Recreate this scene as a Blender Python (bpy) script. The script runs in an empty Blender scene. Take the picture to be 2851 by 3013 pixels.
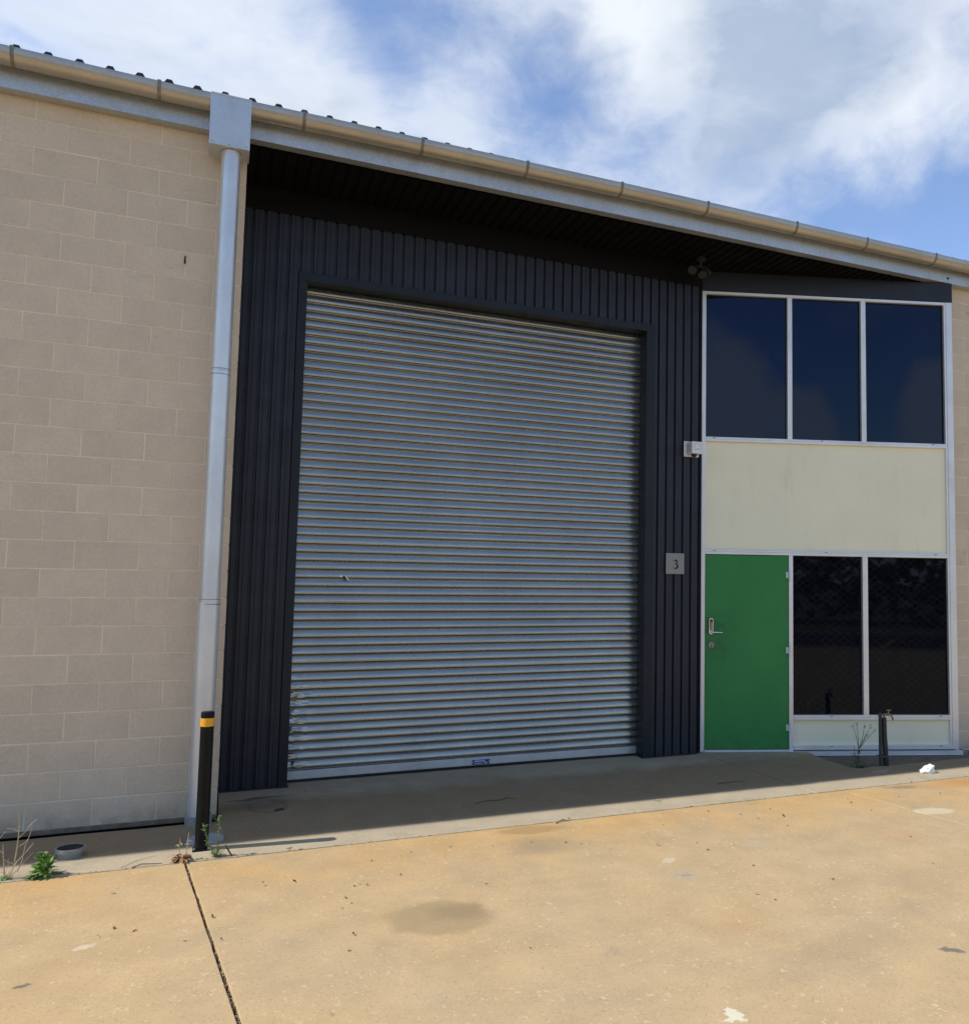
import bpy, bmesh, math, random
from mathutils import Vector, Matrix, noise
R = math.radians
random.seed(7)
sc = bpy.context.scene
C = sc.collection

# ------------------------------------------------------------------ camera
cam = bpy.data.cameras.new('camera')
cam.sensor_fit = 'HORIZONTAL'; cam.sensor_width = 36.0
cam.lens = 31.325; cam.shift_x = -0.1134; cam.shift_y = 0.0034
cam.clip_start = 0.05; cam.clip_end = 3000
co = bpy.data.objects.new('camera', cam); C.objects.link(co)
fw = Vector((0.4029, 0.9122, 0.0746)); rt = Vector((0.9142, -0.4050, 0.0150)); up = rt.cross(fw)
fw.normalize(); rt = (rt - fw * rt.dot(fw)).normalized(); up = rt.cross(fw)
M = Matrix((rt, up, -fw)).transposed().to_4x4(); M.translation = (-0.0536, -6.9304, 1.7846)
co.matrix_world = M
sc.camera = co

# ------------------------------------------------------------------ view, world, sun
sc.view_settings.view_transform = 'Standard'; sc.view_settings.look = 'None'
sc.view_settings.gamma = 1.0; sc.view_settings.use_curve_mapping = False
sc.view_settings.exposure = 0.84
SUN_EL = R(47.6); SUN_DIR = Vector((-0.908, 0.090, 1.0)).normalized()      # towards the sun
SUN_AZ = math.atan2(SUN_DIR.x, SUN_DIR.y)
SUN_STRENGTH = 2.5; SKY_STRENGTH = 0.15

class NT:                                                                  # tiny node-graph helper
    def __init__(s, tree): s.t = tree; s.n = tree.nodes; s.l = tree.links
    def new(s, typ, **kw):
        n = s.n.new(typ)
        for k, v in kw.items(): setattr(n, k, v)
        return n
    def put(s, sock, v):
        if v is None: return
        if hasattr(v, 'is_output'): s.l.new(v, sock)
        elif isinstance(v, (tuple, list)) and len(v) == 3 and sock.type == 'RGBA': sock.default_value = (*v, 1)
        else: sock.default_value = v
    def math(s, op, a, b=0.0, c=None, clamp=False):
        n = s.new('ShaderNodeMath', operation=op, use_clamp=clamp)
        s.put(n.inputs[0], a); s.put(n.inputs[1], b)
        if c is not None: s.put(n.inputs[2], c)
        return n.outputs[0]
    def vec(s, op, a, b=(0, 0, 0)):
        n = s.new('ShaderNodeVectorMath', operation=op); s.put(n.inputs[0], a); s.put(n.inputs[1], b)
        return n.outputs['Value'] if op in ('LENGTH', 'DOT_PRODUCT') else n.outputs[0]
    def mix(s, f, a, b, blend='MIX'):
        n = s.new('ShaderNodeMix', data_type='RGBA', blend_type=blend)
        s.put(n.inputs[0], f); s.put(n.inputs[6], a); s.put(n.inputs[7], b); return n.outputs[2]
    def rng(s, v, a, b, c=0.0, d=1.0, smooth=True):
        n = s.new('ShaderNodeMapRange', interpolation_type='SMOOTHSTEP' if smooth else 'LINEAR')
        for i, x in enumerate((v, a, b, c, d)): s.put(n.inputs[i], x)
        return n.outputs[0]
    def noise(s, vec, scale, detail=4.0, rough=0.55, dist=0.0, dim='3D'):
        n = s.new('ShaderNodeTexNoise', noise_dimensions=dim); s.put(n.inputs['Vector'], vec)
        s.put(n.inputs['Scale'], scale); s.put(n.inputs['Detail'], detail); s.put(n.inputs['Roughness'], rough); s.put(n.inputs['Distortion'], dist)
        return n.outputs[0]
    def noisec(s, vec, scale, detail=2.0):
        n = s.new('ShaderNodeTexNoise'); s.put(n.inputs['Vector'], vec); s.put(n.inputs['Scale'], scale); s.put(n.inputs['Detail'], detail)
        return n.outputs['Color']
    def voro(s, vec, scale, feat='F1'):
        n = s.new('ShaderNodeTexVoronoi', feature=feat); s.put(n.inputs['Vector'], vec); s.put(n.inputs['Scale'], scale); return n
    def comb(s, x, y, z):
        n = s.new('ShaderNodeCombineXYZ'); s.put(n.inputs[0], x); s.put(n.inputs[1], y); s.put(n.inputs[2], z); return n.outputs[0]
    def sep(s, v):
        n = s.new('ShaderNodeSeparateXYZ'); s.put(n.inputs[0], v); return n.outputs
    def bump(s, h, strength, dist=0.01):
        n = s.new('ShaderNodeBump'); s.put(n.inputs['Strength'], strength); s.put(n.inputs['Distance'], dist); s.put(n.inputs['Height'], h)
        return n.outputs[0]

w = bpy.data.worlds.new('World'); sc.world = w; w.use_nodes = True
g = NT(w.node_tree); g.n.clear()
sky = g.new('ShaderNodeTexSky', sky_type='NISHITA'); sky.sun_disc = False
sky.sun_elevation = SUN_EL; sky.sun_rotation = SUN_AZ; sky.air_density = 0.75; sky.dust_density = 0.1; sky.ozone_density = 2.2; sky.altitude = 1200
d = g.new('ShaderNodeTexCoord').outputs['Generated']
dx, dy, dz = g.sep(d)
den = g.math('ADD', g.math('MAXIMUM', dz, 0.0), 0.22)
pl = g.comb(g.math('DIVIDE', dx, den), g.math('DIVIDE', dy, den), 0.0)
wob = g.vec('SCALE', g.vec('SUBTRACT', g.noisec(pl, 2.2, 4), (0.5, 0.5, 0.5)), (0, 0, 0)); wob.node.inputs['Scale'].default_value = 0.35
plw = g.vec('ADD', pl, wob)
n1 = g.noise(plw, 1.15, 9.0, 0.56)
n2 = g.noise(plw, 3.4, 8.0, 0.6)
cov = g.math('ADD', n1, g.math('MULTIPLY', g.math('SUBTRACT', n2, 0.5), 0.46))
cov = g.math('ADD', cov, g.math('MULTIPLY', g.math('SUBTRACT', g.noise(plw, 10.0, 7.0, 0.65), 0.5), 0.22))
cov = g.math('SUBTRACT', cov, g.rng(dy, 0.35, -0.55, -0.02, 0.20))          # the cloud bank lies ahead; behind the camera it thins out (as mirrored in the panes)
dwob = g.vec('ADD', d, g.vec('SCALE', g.vec('SUBTRACT', g.noisec(d, 9.0, 5), (0.5, 0.5, 0.5))))
dwob.node.inputs[1].links[0].from_node.inputs['Scale'].default_value = 0.13
def blob(direction, radius, amount):                                       # a broad clear gap (<0) or cloud bank (>0) in that part of the sky
    global cov
    v = Vector(direction).normalized()
    dist = g.vec('LENGTH', g.vec('SUBTRACT', dwob, tuple(v)))
    cov = g.math('ADD', cov, g.rng(dist, radius, 0.0, 0.0, amount))
CLOUDS = [                                                                 # where the picture shows gaps (<0) and banks (>0)
    ((0.309, 0.798, 0.517), 0.12, -0.18), ((0.080, 0.829, 0.554), 0.12, -0.14), ((0.154, 0.821, 0.549), 0.12, -0.14),
    ((0.583, 0.710, 0.394), 0.11, -0.16), ((0.684, 0.629, 0.370), 0.13, -0.24), ((0.497, 0.740, 0.453), 0.05, -0.14),
    ((0.369, 0.749, 0.550), 0.09, 0.16), ((0.502, 0.691, 0.520), 0.17, 0.20), ((0.608, 0.643, 0.465), 0.11, 0.16), ((0.474, 0.746, 0.468), 0.10, 0.14),
    ((-0.099, 0.865, 0.493), 0.26, 0.10), ((0.022, 0.865, 0.501), 0.14, 0.05), ((0.245, 0.846, 0.474), 0.12, 0.05), ((0.13, 0.87, 0.46), 0.14, 0.06),
]
for b_ in CLOUDS: blob(*b_)
cov = g.math('ADD', cov, g.rng(dz, 0.155, 0.0, 0.0, 0.40))                   # far cloud closes up towards the horizon
dens = g.rng(cov, 0.28, 0.74)
shade = g.noise(g.vec('ADD', plw, (3.1, 1.7, 0.4)), 1.6, 7.0, 0.6)
thick = g.rng(cov, 0.52, 0.74)
def bank(direction, radius):                                               # shaded underside of a cloud bank
    return g.rng(g.vec('LENGTH', g.vec('SUBTRACT', dwob, tuple(Vector(direction).normalized()))), radius, 0.0)
gray = g.math('MULTIPLY', thick, g.rng(shade, 0.34, 0.58, 0.0, 0.7))
for d_, r_ in (((0.500, 0.690, 0.525), 0.15), ((0.480, 0.740, 0.470), 0.11), ((0.56, 0.64, 0.52), 0.10)): gray = g.math('ADD', gray, g.math('MULTIPLY', bank(d_, r_), 0.62))
for d_, r_ in (((0.608, 0.643, 0.465), 0.09), ((0.369, 0.749, 0.55), 0.09), ((0.611, 0.590, 0.529), 0.03)): gray = g.math('SUBTRACT', gray, g.math('MULTIPLY', bank(d_, r_), 0.7))
gray = g.math('MULTIPLY', g.math('MINIMUM', g.math('MAXIMUM', gray, 0.0), 1.0), g.rng(g.noise(plw, 5.0, 7.0, 0.62), 0.30, 0.60, 0.55, 1.0))
ccol = g.mix(gray, (3.7, 3.86, 4.0), (1.85, 2.2, 2.75))
# a few crisp fair weather cumulus low down behind the camera (they show mirrored in the upper panes)
crisp = g.vec('ADD', d, g.vec('SCALE', g.vec('SUBTRACT', g.noisec(d, 13.0, 6), (0.5, 0.5, 0.5))))
crisp.node.inputs[1].links[0].from_node.inputs['Scale'].default_value = 0.10
for d_, r_ in (((-0.075, -0.972, 0.205), 0.085), ((-0.11, -0.97, 0.165), 0.07), ((0.01, -0.98, 0.175), 0.05), ((0.190, -0.966, 0.178), 0.075), ((0.26, -0.95, 0.20), 0.06), ((0.45, -0.86, 0.20), 0.09), ((-0.42, -0.88, 0.22), 0.08)):
    dens = g.math('MAXIMUM', dens, g.rng(g.vec('LENGTH', g.vec('SUBTRACT', crisp, tuple(Vector(d_).normalized()))), r_ * 1.05, r_ * 0.55))
col = g.mix(g.math('ADD', g.math('MULTIPLY', dens, 0.84), g.rng(dy, -0.2, 0.5, 0.0, 0.04)), g.vec('MINIMUM', sky.outputs[0], (3.0, 3.4, 4.0)), ccol)
bg = g.new('ShaderNodeBackground'); g.put(bg.inputs[0], col); bg.inputs[1].default_value = SKY_STRENGTH
g.l.new(bg.outputs[0], g.new('ShaderNodeOutputWorld').inputs[0])

sl = bpy.data.lights.new('sun', 'SUN'); sl.energy = SUN_STRENGTH; sl.angle = R(0.53); sl.color = (1.0, 0.93, 0.82)
so = bpy.data.objects.new('sun', sl); C.objects.link(so)
so.rotation_euler = SUN_DIR.to_track_quat('Z', 'Y').to_euler()

# ------------------------------------------------------------------ materials
def mat(name, base, rough=0.6, metal=0.0, build=None, spec=None):
    m = bpy.data.materials.new(name); m.use_nodes = True
    t = NT(m.node_tree); b = t.n['Principled BSDF']
    b.inputs['Base Color'].default_value = (*base, 1); b.inputs['Roughness'].default_value = rough; b.inputs['Metallic'].default_value = metal
    if spec is not None: b.inputs['Specular IOR Level'].default_value = spec
    if build: build(t, b)
    return m
def obpos(t): return t.new('ShaderNodeTexCoord').outputs['Object']
def wpos(t): return t.new('ShaderNodeNewGeometry').outputs['Position']
def grime(base, var=0.12, scale=6.0, rough=0.6, metal=0.0, fine=60.0, bumps=0.0, dirt=None, dirt_amt=0.35):
    def f(t, b):
        p = wpos(t)
        a = t.rng(t.noise(p, scale, 6), 0.3, 0.7, 1 - var, 1 + var, False)
        c = t.rng(t.noise(p, fine, 3), 0.3, 0.7, 1 - var * 0.5, 1 + var * 0.5, False)
        colr = t.vec('SCALE', base); t.put(colr.node.inputs['Scale'], t.math('MULTIPLY', a, c))
        if dirt:
            colr = t.mix(t.math('MULTIPLY', t.rng(t.noise(p, scale * 0.7, 8, 0.65), 0.52, 0.75), dirt_amt), colr, dirt)
        t.put(b.inputs['Base Color'], colr)
        t.put(b.inputs['Roughness'], t.rng(t.noise(p, scale * 2.1, 5), 0.3, 0.7, rough - 0.08, rough + 0.08, False))
        if bumps: t.put(b.inputs['Normal'], t.bump(t.noise(p, fine, 4), bumps, 0.004))
    return f

def block_build(t, b):
    p = wpos(t); info = t.new('ShaderNodeObjectInfo')
    rnd = info.outputs['Random']
    base = t.mix(rnd, (0.660, 0.542, 0.404), (0.610, 0.500, 0.372))
    pr = t.vec('ADD', p, t.comb(t.math('MULTIPLY', rnd, 31.0), 0.0, t.math('MULTIPLY', rnd, 17.0)))
    mott = t.math('MULTIPLY', t.rng(t.noise(pr, 5.0, 5, 0.6), 0.3, 0.7, 0.94, 1.05, False), t.rng(t.noise(p, 42.0, 4, 0.7), 0.3, 0.7, 0.93, 1.07, False))
    grain = t.rng(t.noise(p, 170.0, 2), 0.25, 0.75, 0.90, 1.09, False)
    colr = t.vec('SCALE', base); t.put(colr.node.inputs['Scale'], t.math('MULTIPLY', mott, grain))
    pores = t.math('ADD', t.rng(t.voro(p, 95.0).outputs['Distance'], 0.13, 0.04), t.rng(t.voro(pr, 34.0).outputs['Distance'], 0.10, 0.05), clamp=True)
    colr = t.mix(t.math('MULTIPLY', pores, 0.35), colr, (0.22, 0.18, 0.14))
    px, py, pz = t.sep(p)
    stain = t.math('MULTIPLY', t.rng(t.noise(t.vec('MULTIPLY', pr, (1.0, 1.0, 2.6)), 2.6, 7, 0.66), 0.57, 0.74), t.rng(t.math('FRACT', t.math('MULTIPLY', rnd, 7.3)), 0.35, 0.9))
    colr = t.mix(t.math('MULTIPLY', stain, 0.55), colr, (0.33, 0.24, 0.165))
    low = t.math('MULTIPLY', t.rng(pz, 0.16, 0.0), t.rng(t.noise(p, 7.0, 5), 0.35, 0.65))
    colr = t.mix(t.math('MULTIPLY', low, 0.55), colr, (0.36, 0.25, 0.15))
    t.put(b.inputs['Base Color'], colr)
    t.put(b.inputs['Normal'], t.bump(t.math('ADD', t.noise(p, 140.0, 3), t.math('MULTIPLY', pores, -0.6)), 0.35, 0.003))
M_BLOCK = mat('concrete_block', (0.48, 0.41, 0.33), 0.9, build=block_build, spec=0.2)
M_MORTAR = mat('mortar', (0.56, 0.49, 0.39), 0.95, build=grime((0.75, 0.63, 0.465), 0.10, 4.0, 0.92, fine=90, bumps=0.3), spec=0.15)
M_FOOT = mat('old_footing', (0.2, 0.16, 0.11), 0.95, build=grime((0.20, 0.155, 0.105), 0.3, 9.0, 0.92, fine=60, bumps=0.6, dirt=(0.08, 0.075, 0.05), dirt_amt=0.8))
M_STEM = mat('stem_concrete', (0.19, 0.18, 0.16), 0.95, build=grime((0.20, 0.19, 0.165), 0.3, 9.0, 0.92, fine=70, bumps=0.6, dirt=(0.10, 0.09, 0.075), dirt_amt=0.7))
M_SOIL = mat('soil', (0.12, 0.09, 0.06), 0.98, build=grime((0.135, 0.105, 0.07), 0.35, 14.0, 0.95, fine=70, bumps=1.0))
M_TRENCH = mat('dark_joint_filler', (0.03, 0.026, 0.02), 0.95, build=grime((0.035, 0.03, 0.024), 0.4, 20.0, 0.92, fine=80, bumps=0.8, dirt=(0.10, 0.085, 0.06), dirt_amt=0.5))

def clad_build(t, b):
    p = wpos(t)
    a = t.rng(t.noise(p, 2.5, 5), 0.3, 0.7, 0.85, 1.15, False)
    colr = t.vec('SCALE', (0.0150, 0.0180, 0.0285)); t.put(colr.node.inputs['Scale'], a)
    px, py, pz = t.sep(p)
    dust = t.math('MULTIPLY', t.rng(t.noise(t.comb(t.math('MULTIPLY', px, 40.0), t.math('MULTIPLY', py, 40.0), t.math('MULTIPLY', pz, 1.5)), 1.0, 4), 0.45, 0.8), 0.35)
    colr = t.mix(dust, colr, (0.022, 0.023, 0.030))
    specks = t.rng(t.voro(p, 14.0).outputs['Distance'], 0.045, 0.03)
    colr = t.mix(t.math('MULTIPLY', specks, 0.35), colr, (0.12, 0.12, 0.11))
    t.put(b.inputs['Base Color'], colr)
    t.put(b.inputs['Roughness'], t.rng(t.noise(p, 6.0, 4), 0.3, 0.7, 0.42, 0.58, False))
M_CLAD = mat('dark_blue_grey_steel', (0.03, 0.034, 0.045), 0.5, build=clad_build, spec=0.4)
M_TRIM = mat('slate_trim', (0.028, 0.036, 0.045), 0.5, build=grime((0.011, 0.0155, 0.0215), 0.12, 3.0, 0.48, fine=30, dirt=(0.022, 0.022, 0.025), dirt_amt=0.35), spec=0.3)
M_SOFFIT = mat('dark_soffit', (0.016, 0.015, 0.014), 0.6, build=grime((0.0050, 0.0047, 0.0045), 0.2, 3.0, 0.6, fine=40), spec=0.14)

def galv_build(base, rough, spangle=22.0, amt=0.12, stain=None, bump=0.0, metal=0.9, streak=True):
    def f(t, b):
        p = wpos(t)
        v = t.voro(p, spangle).outputs['Color']
        sp = t.rng(t.sep(v)[0], 0, 1, 1 - amt, 1 + amt, False)
        big = t.rng(t.noise(p, 1.7, 6, 0.6), 0.3, 0.7, 0.90, 1.07, False)
        colr = t.vec('SCALE', base); t.put(colr.node.inputs['Scale'], t.math('MULTIPLY', sp, big))
        if stain:
            px, py, pz = t.sep(p)
            st = t.rng(t.noise(t.comb(t.math('MULTIPLY', px, 9.0), t.math('MULTIPLY', py, 9.0), t.math('MULTIPLY', pz, 2.2)), 1.0, 7, 0.62), 0.5, 0.78)
            colr = t.mix(t.math('MULTIPLY', st, 0.5), colr, stain)
        t.put(b.inputs['Base Color'], colr)
        t.put(b.inputs['Roughness'], t.rng(t.noise(p, 4.0, 6, 0.65), 0.3, 0.7, rough - 0.07, rough + 0.10, False))
        if bump: t.put(b.inputs['Normal'], t.bump(t.noise(p, 5.0, 4), bump, 0.01))
    return f
M_ROLLER = mat('galvanised_slat', (0.6, 0.62, 0.63), 0.34, 0.9, build=galv_build((0.365, 0.365, 0.335), 0.26, 90.0, 0.02, (0.315, 0.305, 0.275), 0.0))
M_GALV = mat('galvanised_steel', (0.55, 0.57, 0.58), 0.5, 0.75, build=galv_build((0.50, 0.535, 0.565), 0.46, 85.0, 0.09, (0.36, 0.345, 0.31), 0.0))
M_GUTTER = mat('zinc_gutter', (0.6, 0.57, 0.5), 0.42, 0.8, build=galv_build((0.46, 0.43, 0.375), 0.42, 60.0, 0.04, (0.42, 0.37, 0.30), 0.0))
M_STRAP = mat('gutter_strap', (0.22, 0.2, 0.17), 0.6, 0.6, build=grime((0.24, 0.22, 0.18), 0.25, 30.0, 0.6, fine=120))
M_ZINC = mat('rainhead_zinc', (0.6, 0.62, 0.64), 0.42, 0.7, build=galv_build((0.60, 0.62, 0.635), 0.44, 50.0, 0.03, (0.45, 0.44, 0.41), 0.0))
M_PIPE = mat('silver_downpipe', (0.62, 0.65, 0.68), 0.36, 0.55, build=galv_build((0.64, 0.66, 0.68), 0.36, 60.0, 0.02, (0.52, 0.51, 0.49), 0.0))
M_SEAM = mat('sealant_seam', (0.12, 0.12, 0.12), 0.7)
M_ROOF = mat('dark_roof_steel', (0.018, 0.02, 0.024), 0.5, build=grime((0.018, 0.02, 0.024), 0.2, 5.0, 0.5))
M_ALU = mat('anodised_aluminium', (0.62, 0.63, 0.65), 0.42, 0.45, build=grime((0.74, 0.735, 0.72), 0.05, 3.0, 0.42, fine=80, dirt=(0.46, 0.44, 0.41), dirt_amt=0.35))
M_TAPE = mat('pale_cover_strip', (0.66, 0.72, 0.80), 0.5, build=grime((0.66, 0.71, 0.78), 0.04, 2.0, 0.5, dirt=(0.6, 0.56, 0.52), dirt_amt=0.5))
M_SLOT = mat('black_slot', (0.01, 0.01, 0.01), 0.9)
M_GASKET = mat('black_gasket', (0.012, 0.012, 0.013), 0.6)
def cream_build(t, b):
    p = wpos(t)
    a = t.rng(t.noise(p, 1.6, 5), 0.3, 0.7, 0.965, 1.03, False)
    colr = t.vec('SCALE', (0.84, 0.80, 0.585)); t.put(colr.node.inputs['Scale'], a)
    px, py, pz = t.sep(p)
    # grime that has run down from the ledge above and collected in the corners
    run = t.rng(t.noise(t.comb(t.math('MULTIPLY', px, 7.0), 0.0, t.math('MULTIPLY', pz, 1.6)), 1.0, 7, 0.65), 0.52, 0.80)
    colr = t.mix(t.math('MULTIPLY', run, 0.22), colr, (0.42, 0.385, 0.28))
    fl = t.rng(t.noise(p, 16.0, 6, 0.7), 0.71, 0.78)
    colr = t.mix(t.math('MULTIPLY', fl, 0.4), colr, (0.30, 0.27, 0.20))
    t.put(b.inputs['Base Color'], colr)
M_CREAM = mat('cream_panel', (0.6, 0.59, 0.48), 0.55, build=cream_build)
def door_build(t, b):
    p = wpos(t); px, py, pz = t.sep(p)
    a = t.rng(t.noise(p, 2.0, 5), 0.3, 0.7, 0.90, 1.08, False)
    colr = t.vec('SCALE', (0.029, 0.215, 0.054)); t.put(colr.node.inputs['Scale'], a)
    scuff = t.math('MULTIPLY', t.rng(t.noise(p, 11.0, 8, 0.7), 0.58, 0.75), t.rng(pz, 1.2, 0.2, 0.15, 0.6, False))
    colr = t.mix(scuff, colr, (0.028, 0.11, 0.045))
    hand = t.math('MULTIPLY', t.rng(t.math('ABSOLUTE', t.math('SUBTRACT', px, 4.74)), 0.22, 0.04), t.rng(t.math('ABSOLUTE', t.math('SUBTRACT', pz, 1.20)), 0.34, 0.06))
    colr = t.mix(t.math('MULTIPLY', hand, t.rng(t.noise(p, 13.0, 6, 0.65), 0.36, 0.68, 0.0, 0.65)), colr, (0.016, 0.085, 0.030))
    kick = t.math('MULTIPLY', t.rng(pz, 0.34, 0.03), t.rng(t.noise(p, 17.0, 7, 0.7), 0.40, 0.66))
    colr = t.mix(t.math('MULTIPLY', kick, 0.5), colr, (0.045, 0.10, 0.045))
    scr = t.rng(t.noise(t.vec('MULTIPLY', p, (60.0, 60.0, 9.0)), 1.0, 4, 0.7), 0.70, 0.76)
    colr = t.mix(t.math('MULTIPLY', scr, 0.35), colr, (0.07, 0.20, 0.09))
    t.put(b.inputs['Base Color'], colr)
    t.put(b.inputs['Roughness'], t.rng(t.noise(p, 5.0, 5), 0.3, 0.7, 0.42, 0.62, False))
    t.put(b.inputs['Normal'], t.bump(t.noise(p, 55.0, 3), 0.08, 0.003))
M_DOOR = mat('green_door_paint', (0.03, 0.19, 0.06), 0.55, build=door_build, spec=0.35)
def glass_build(mesh):
    def f(t, b):
        p = wpos(t); px, py, pz = t.sep(p)
        colr = (0.0012, 0.0018, 0.008)
        if mesh:                                                           # faint diamond security screen behind the lower panes
            sx = t.math('ADD', t.math('MULTIPLY', px, 10.5), t.math('MULTIPLY', pz, 13.0)); sy = t.math('SUBTRACT', t.math('MULTIPLY', px, 10.5), t.math('MULTIPLY', pz, 13.0))
            la = t.math('ABSOLUTE', t.math('SUBTRACT', t.math('FRACT', sx), 0.5)); lb = t.math('ABSOLUTE', t.math('SUBTRACT', t.math('FRACT', sy), 0.5))
            ln = t.rng(t.math('MINIMUM', la, lb), 0.20, 0.03)
            colr = t.mix(t.math('MULTIPLY', ln, t.rng(t.noise(p, 7.0, 4), 0.3, 0.65)), (0.0035, 0.0036, 0.006), (0.0095, 0.0095, 0.0125))
        t.put(b.inputs['Base Color'], colr)
        dust = t.rng(t.noise(p, 3.0, 6, 0.7), 0.4, 0.8, 0.015, 0.06, False)
        t.put(b.inputs['Roughness'], dust)
        t.put(b.inputs['Normal'], t.bump(t.noise(p, 1.3, 2), 0.03, 0.02))
    return f
M_GLASS = mat('tinted_glass', (0.003, 0.004, 0.01), 0.02, build=glass_build(False), spec=0.46)
M_GLASS.node_tree.nodes['Principled BSDF'].inputs['Specular Tint'].default_value = (0.50, 0.66, 1.0, 1)   # blue solar film
M_GLASS2 = mat('tinted_glass_with_screen', (0.003, 0.004, 0.008), 0.03, build=glass_build(True), spec=0.20)
M_GLASS2.node_tree.nodes['Principled BSDF'].inputs['Specular Tint'].default_value = (0.66, 0.80, 1.0, 1)
M_CHROME = mat('satin_chrome', (0.75, 0.75, 0.74), 0.22, 1.0)
M_DARKMETAL = mat('dark_metal', (0.05, 0.05, 0.05), 0.45, 0.6)
M_HINGE = mat('pale_hinge', (0.62, 0.66, 0.66), 0.5, 0.2)
M_BLACKPAINT = mat('black_bollard_paint', (0.006, 0.009, 0.010), 0.32, build=grime((0.006, 0.009, 0.010), 0.3, 6.0, 0.30, fine=50, dirt=(0.03, 0.03, 0.028), dirt_amt=0.3), spec=0.16)
M_YELLOW = mat('yellow_band', (0.75, 0.36, 0.01), 0.45, build=grime((0.78, 0.37, 0.012), 0.1, 20.0, 0.45, fine=90, dirt=(0.45, 0.22, 0.03), dirt_amt=0.5))
M_RUBBER = mat('black_pipe_plastic', (0.012, 0.012, 0.012), 0.45)
M_POSTGREY = mat('weathered_grey_post', (0.24, 0.25, 0.24), 0.8, build=grime((0.065, 0.07, 0.067), 0.25, 20.0, 0.8, fine=80))
M_BRASS = mat('weathered_brass', (0.26, 0.19, 0.12), 0.5, 0.7, build=grime((0.26, 0.19, 0.12), 0.3, 40.0, 0.5))
M_WHITEPLAST = mat('white_plastic', (0.74, 0.73, 0.72), 0.5)
M_SCREW = mat('painted_screw', (0.05, 0.052, 0.058), 0.45)
M_GREYPLAST = mat('shadow_grey_plastic', (0.36, 0.36, 0.34), 0.6)
M_BLUELENS = mat('blue_lens', (0.01, 0.012, 0.10), 0.2)
M_PLATE = mat('brushed_plate', (0.43, 0.43, 0.40), 0.5, 0.4, build=grime((0.26, 0.26, 0.235), 0.04, 3.0, 0.5, fine=120))
M_BLACKINK = mat('black_lettering', (0.006, 0.006, 0.006), 0.6)
M_STICKER = mat('blue_label', (0.02, 0.03, 0.17), 0.4)
M_WHITEINK = mat('white_lettering', (0.72, 0.75, 0.85), 0.5)
M_PVC = mat('grey_pvc', (0.42, 0.43, 0.42), 0.5, build=grime((0.25, 0.255, 0.245), 0.12, 20.0, 0.55, fine=80, dirt=(0.24, 0.21, 0.17), dirt_amt=0.5))
M_GRATE = mat('black_grate', (0.015, 0.014, 0.016), 0.6)
M_CAP = mat('grey_cover', (0.34, 0.36, 0.38), 0.6, build=grime((0.34, 0.36, 0.37), 0.12, 14.0, 0.6, fine=80))
M_RAG = mat('white_rag', (0.82, 0.82, 0.80), 0.7)
M_LENS = mat('floodlight_glass', (0.03, 0.029, 0.027), 0.3)

def leafmat(name, c1, c2, rough=0.55):
    def f(t, b):
        p = wpos(t)
        t.put(b.inputs['Base Color'], t.mix(t.rng(t.noise(p, 45.0, 3), 0.3, 0.7), c1, c2))
    m = mat(name, c1, rough, build=f)
    return m
M_LEAF = leafmat('broad_weed_leaf', (0.12, 0.25, 0.045), (0.25, 0.40, 0.095))
M_FLEAF = leafmat('fleabane_leaf', (0.10, 0.16, 0.055), (0.19, 0.27, 0.11))
M_DEADLEAF = leafmat('dead_leaf', (0.21, 0.075, 0.03), (0.50, 0.31, 0.16), 0.8)
M_STRAW = leafmat('dry_stalk', (0.42, 0.32, 0.20), (0.55, 0.45, 0.31), 0.85)
M_DRY = leafmat('dry_leaf_litter', (0.06, 0.035, 0.016), (0.22, 0.13, 0.06), 0.85)
M_TWIG = leafmat('twig_bark', (0.07, 0.045, 0.025), (0.16, 0.11, 0.065), 0.9)
M_DARKWEED = leafmat('shade_weed_leaf', (0.045, 0.085, 0.03), (0.09, 0.13, 0.05))

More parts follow.
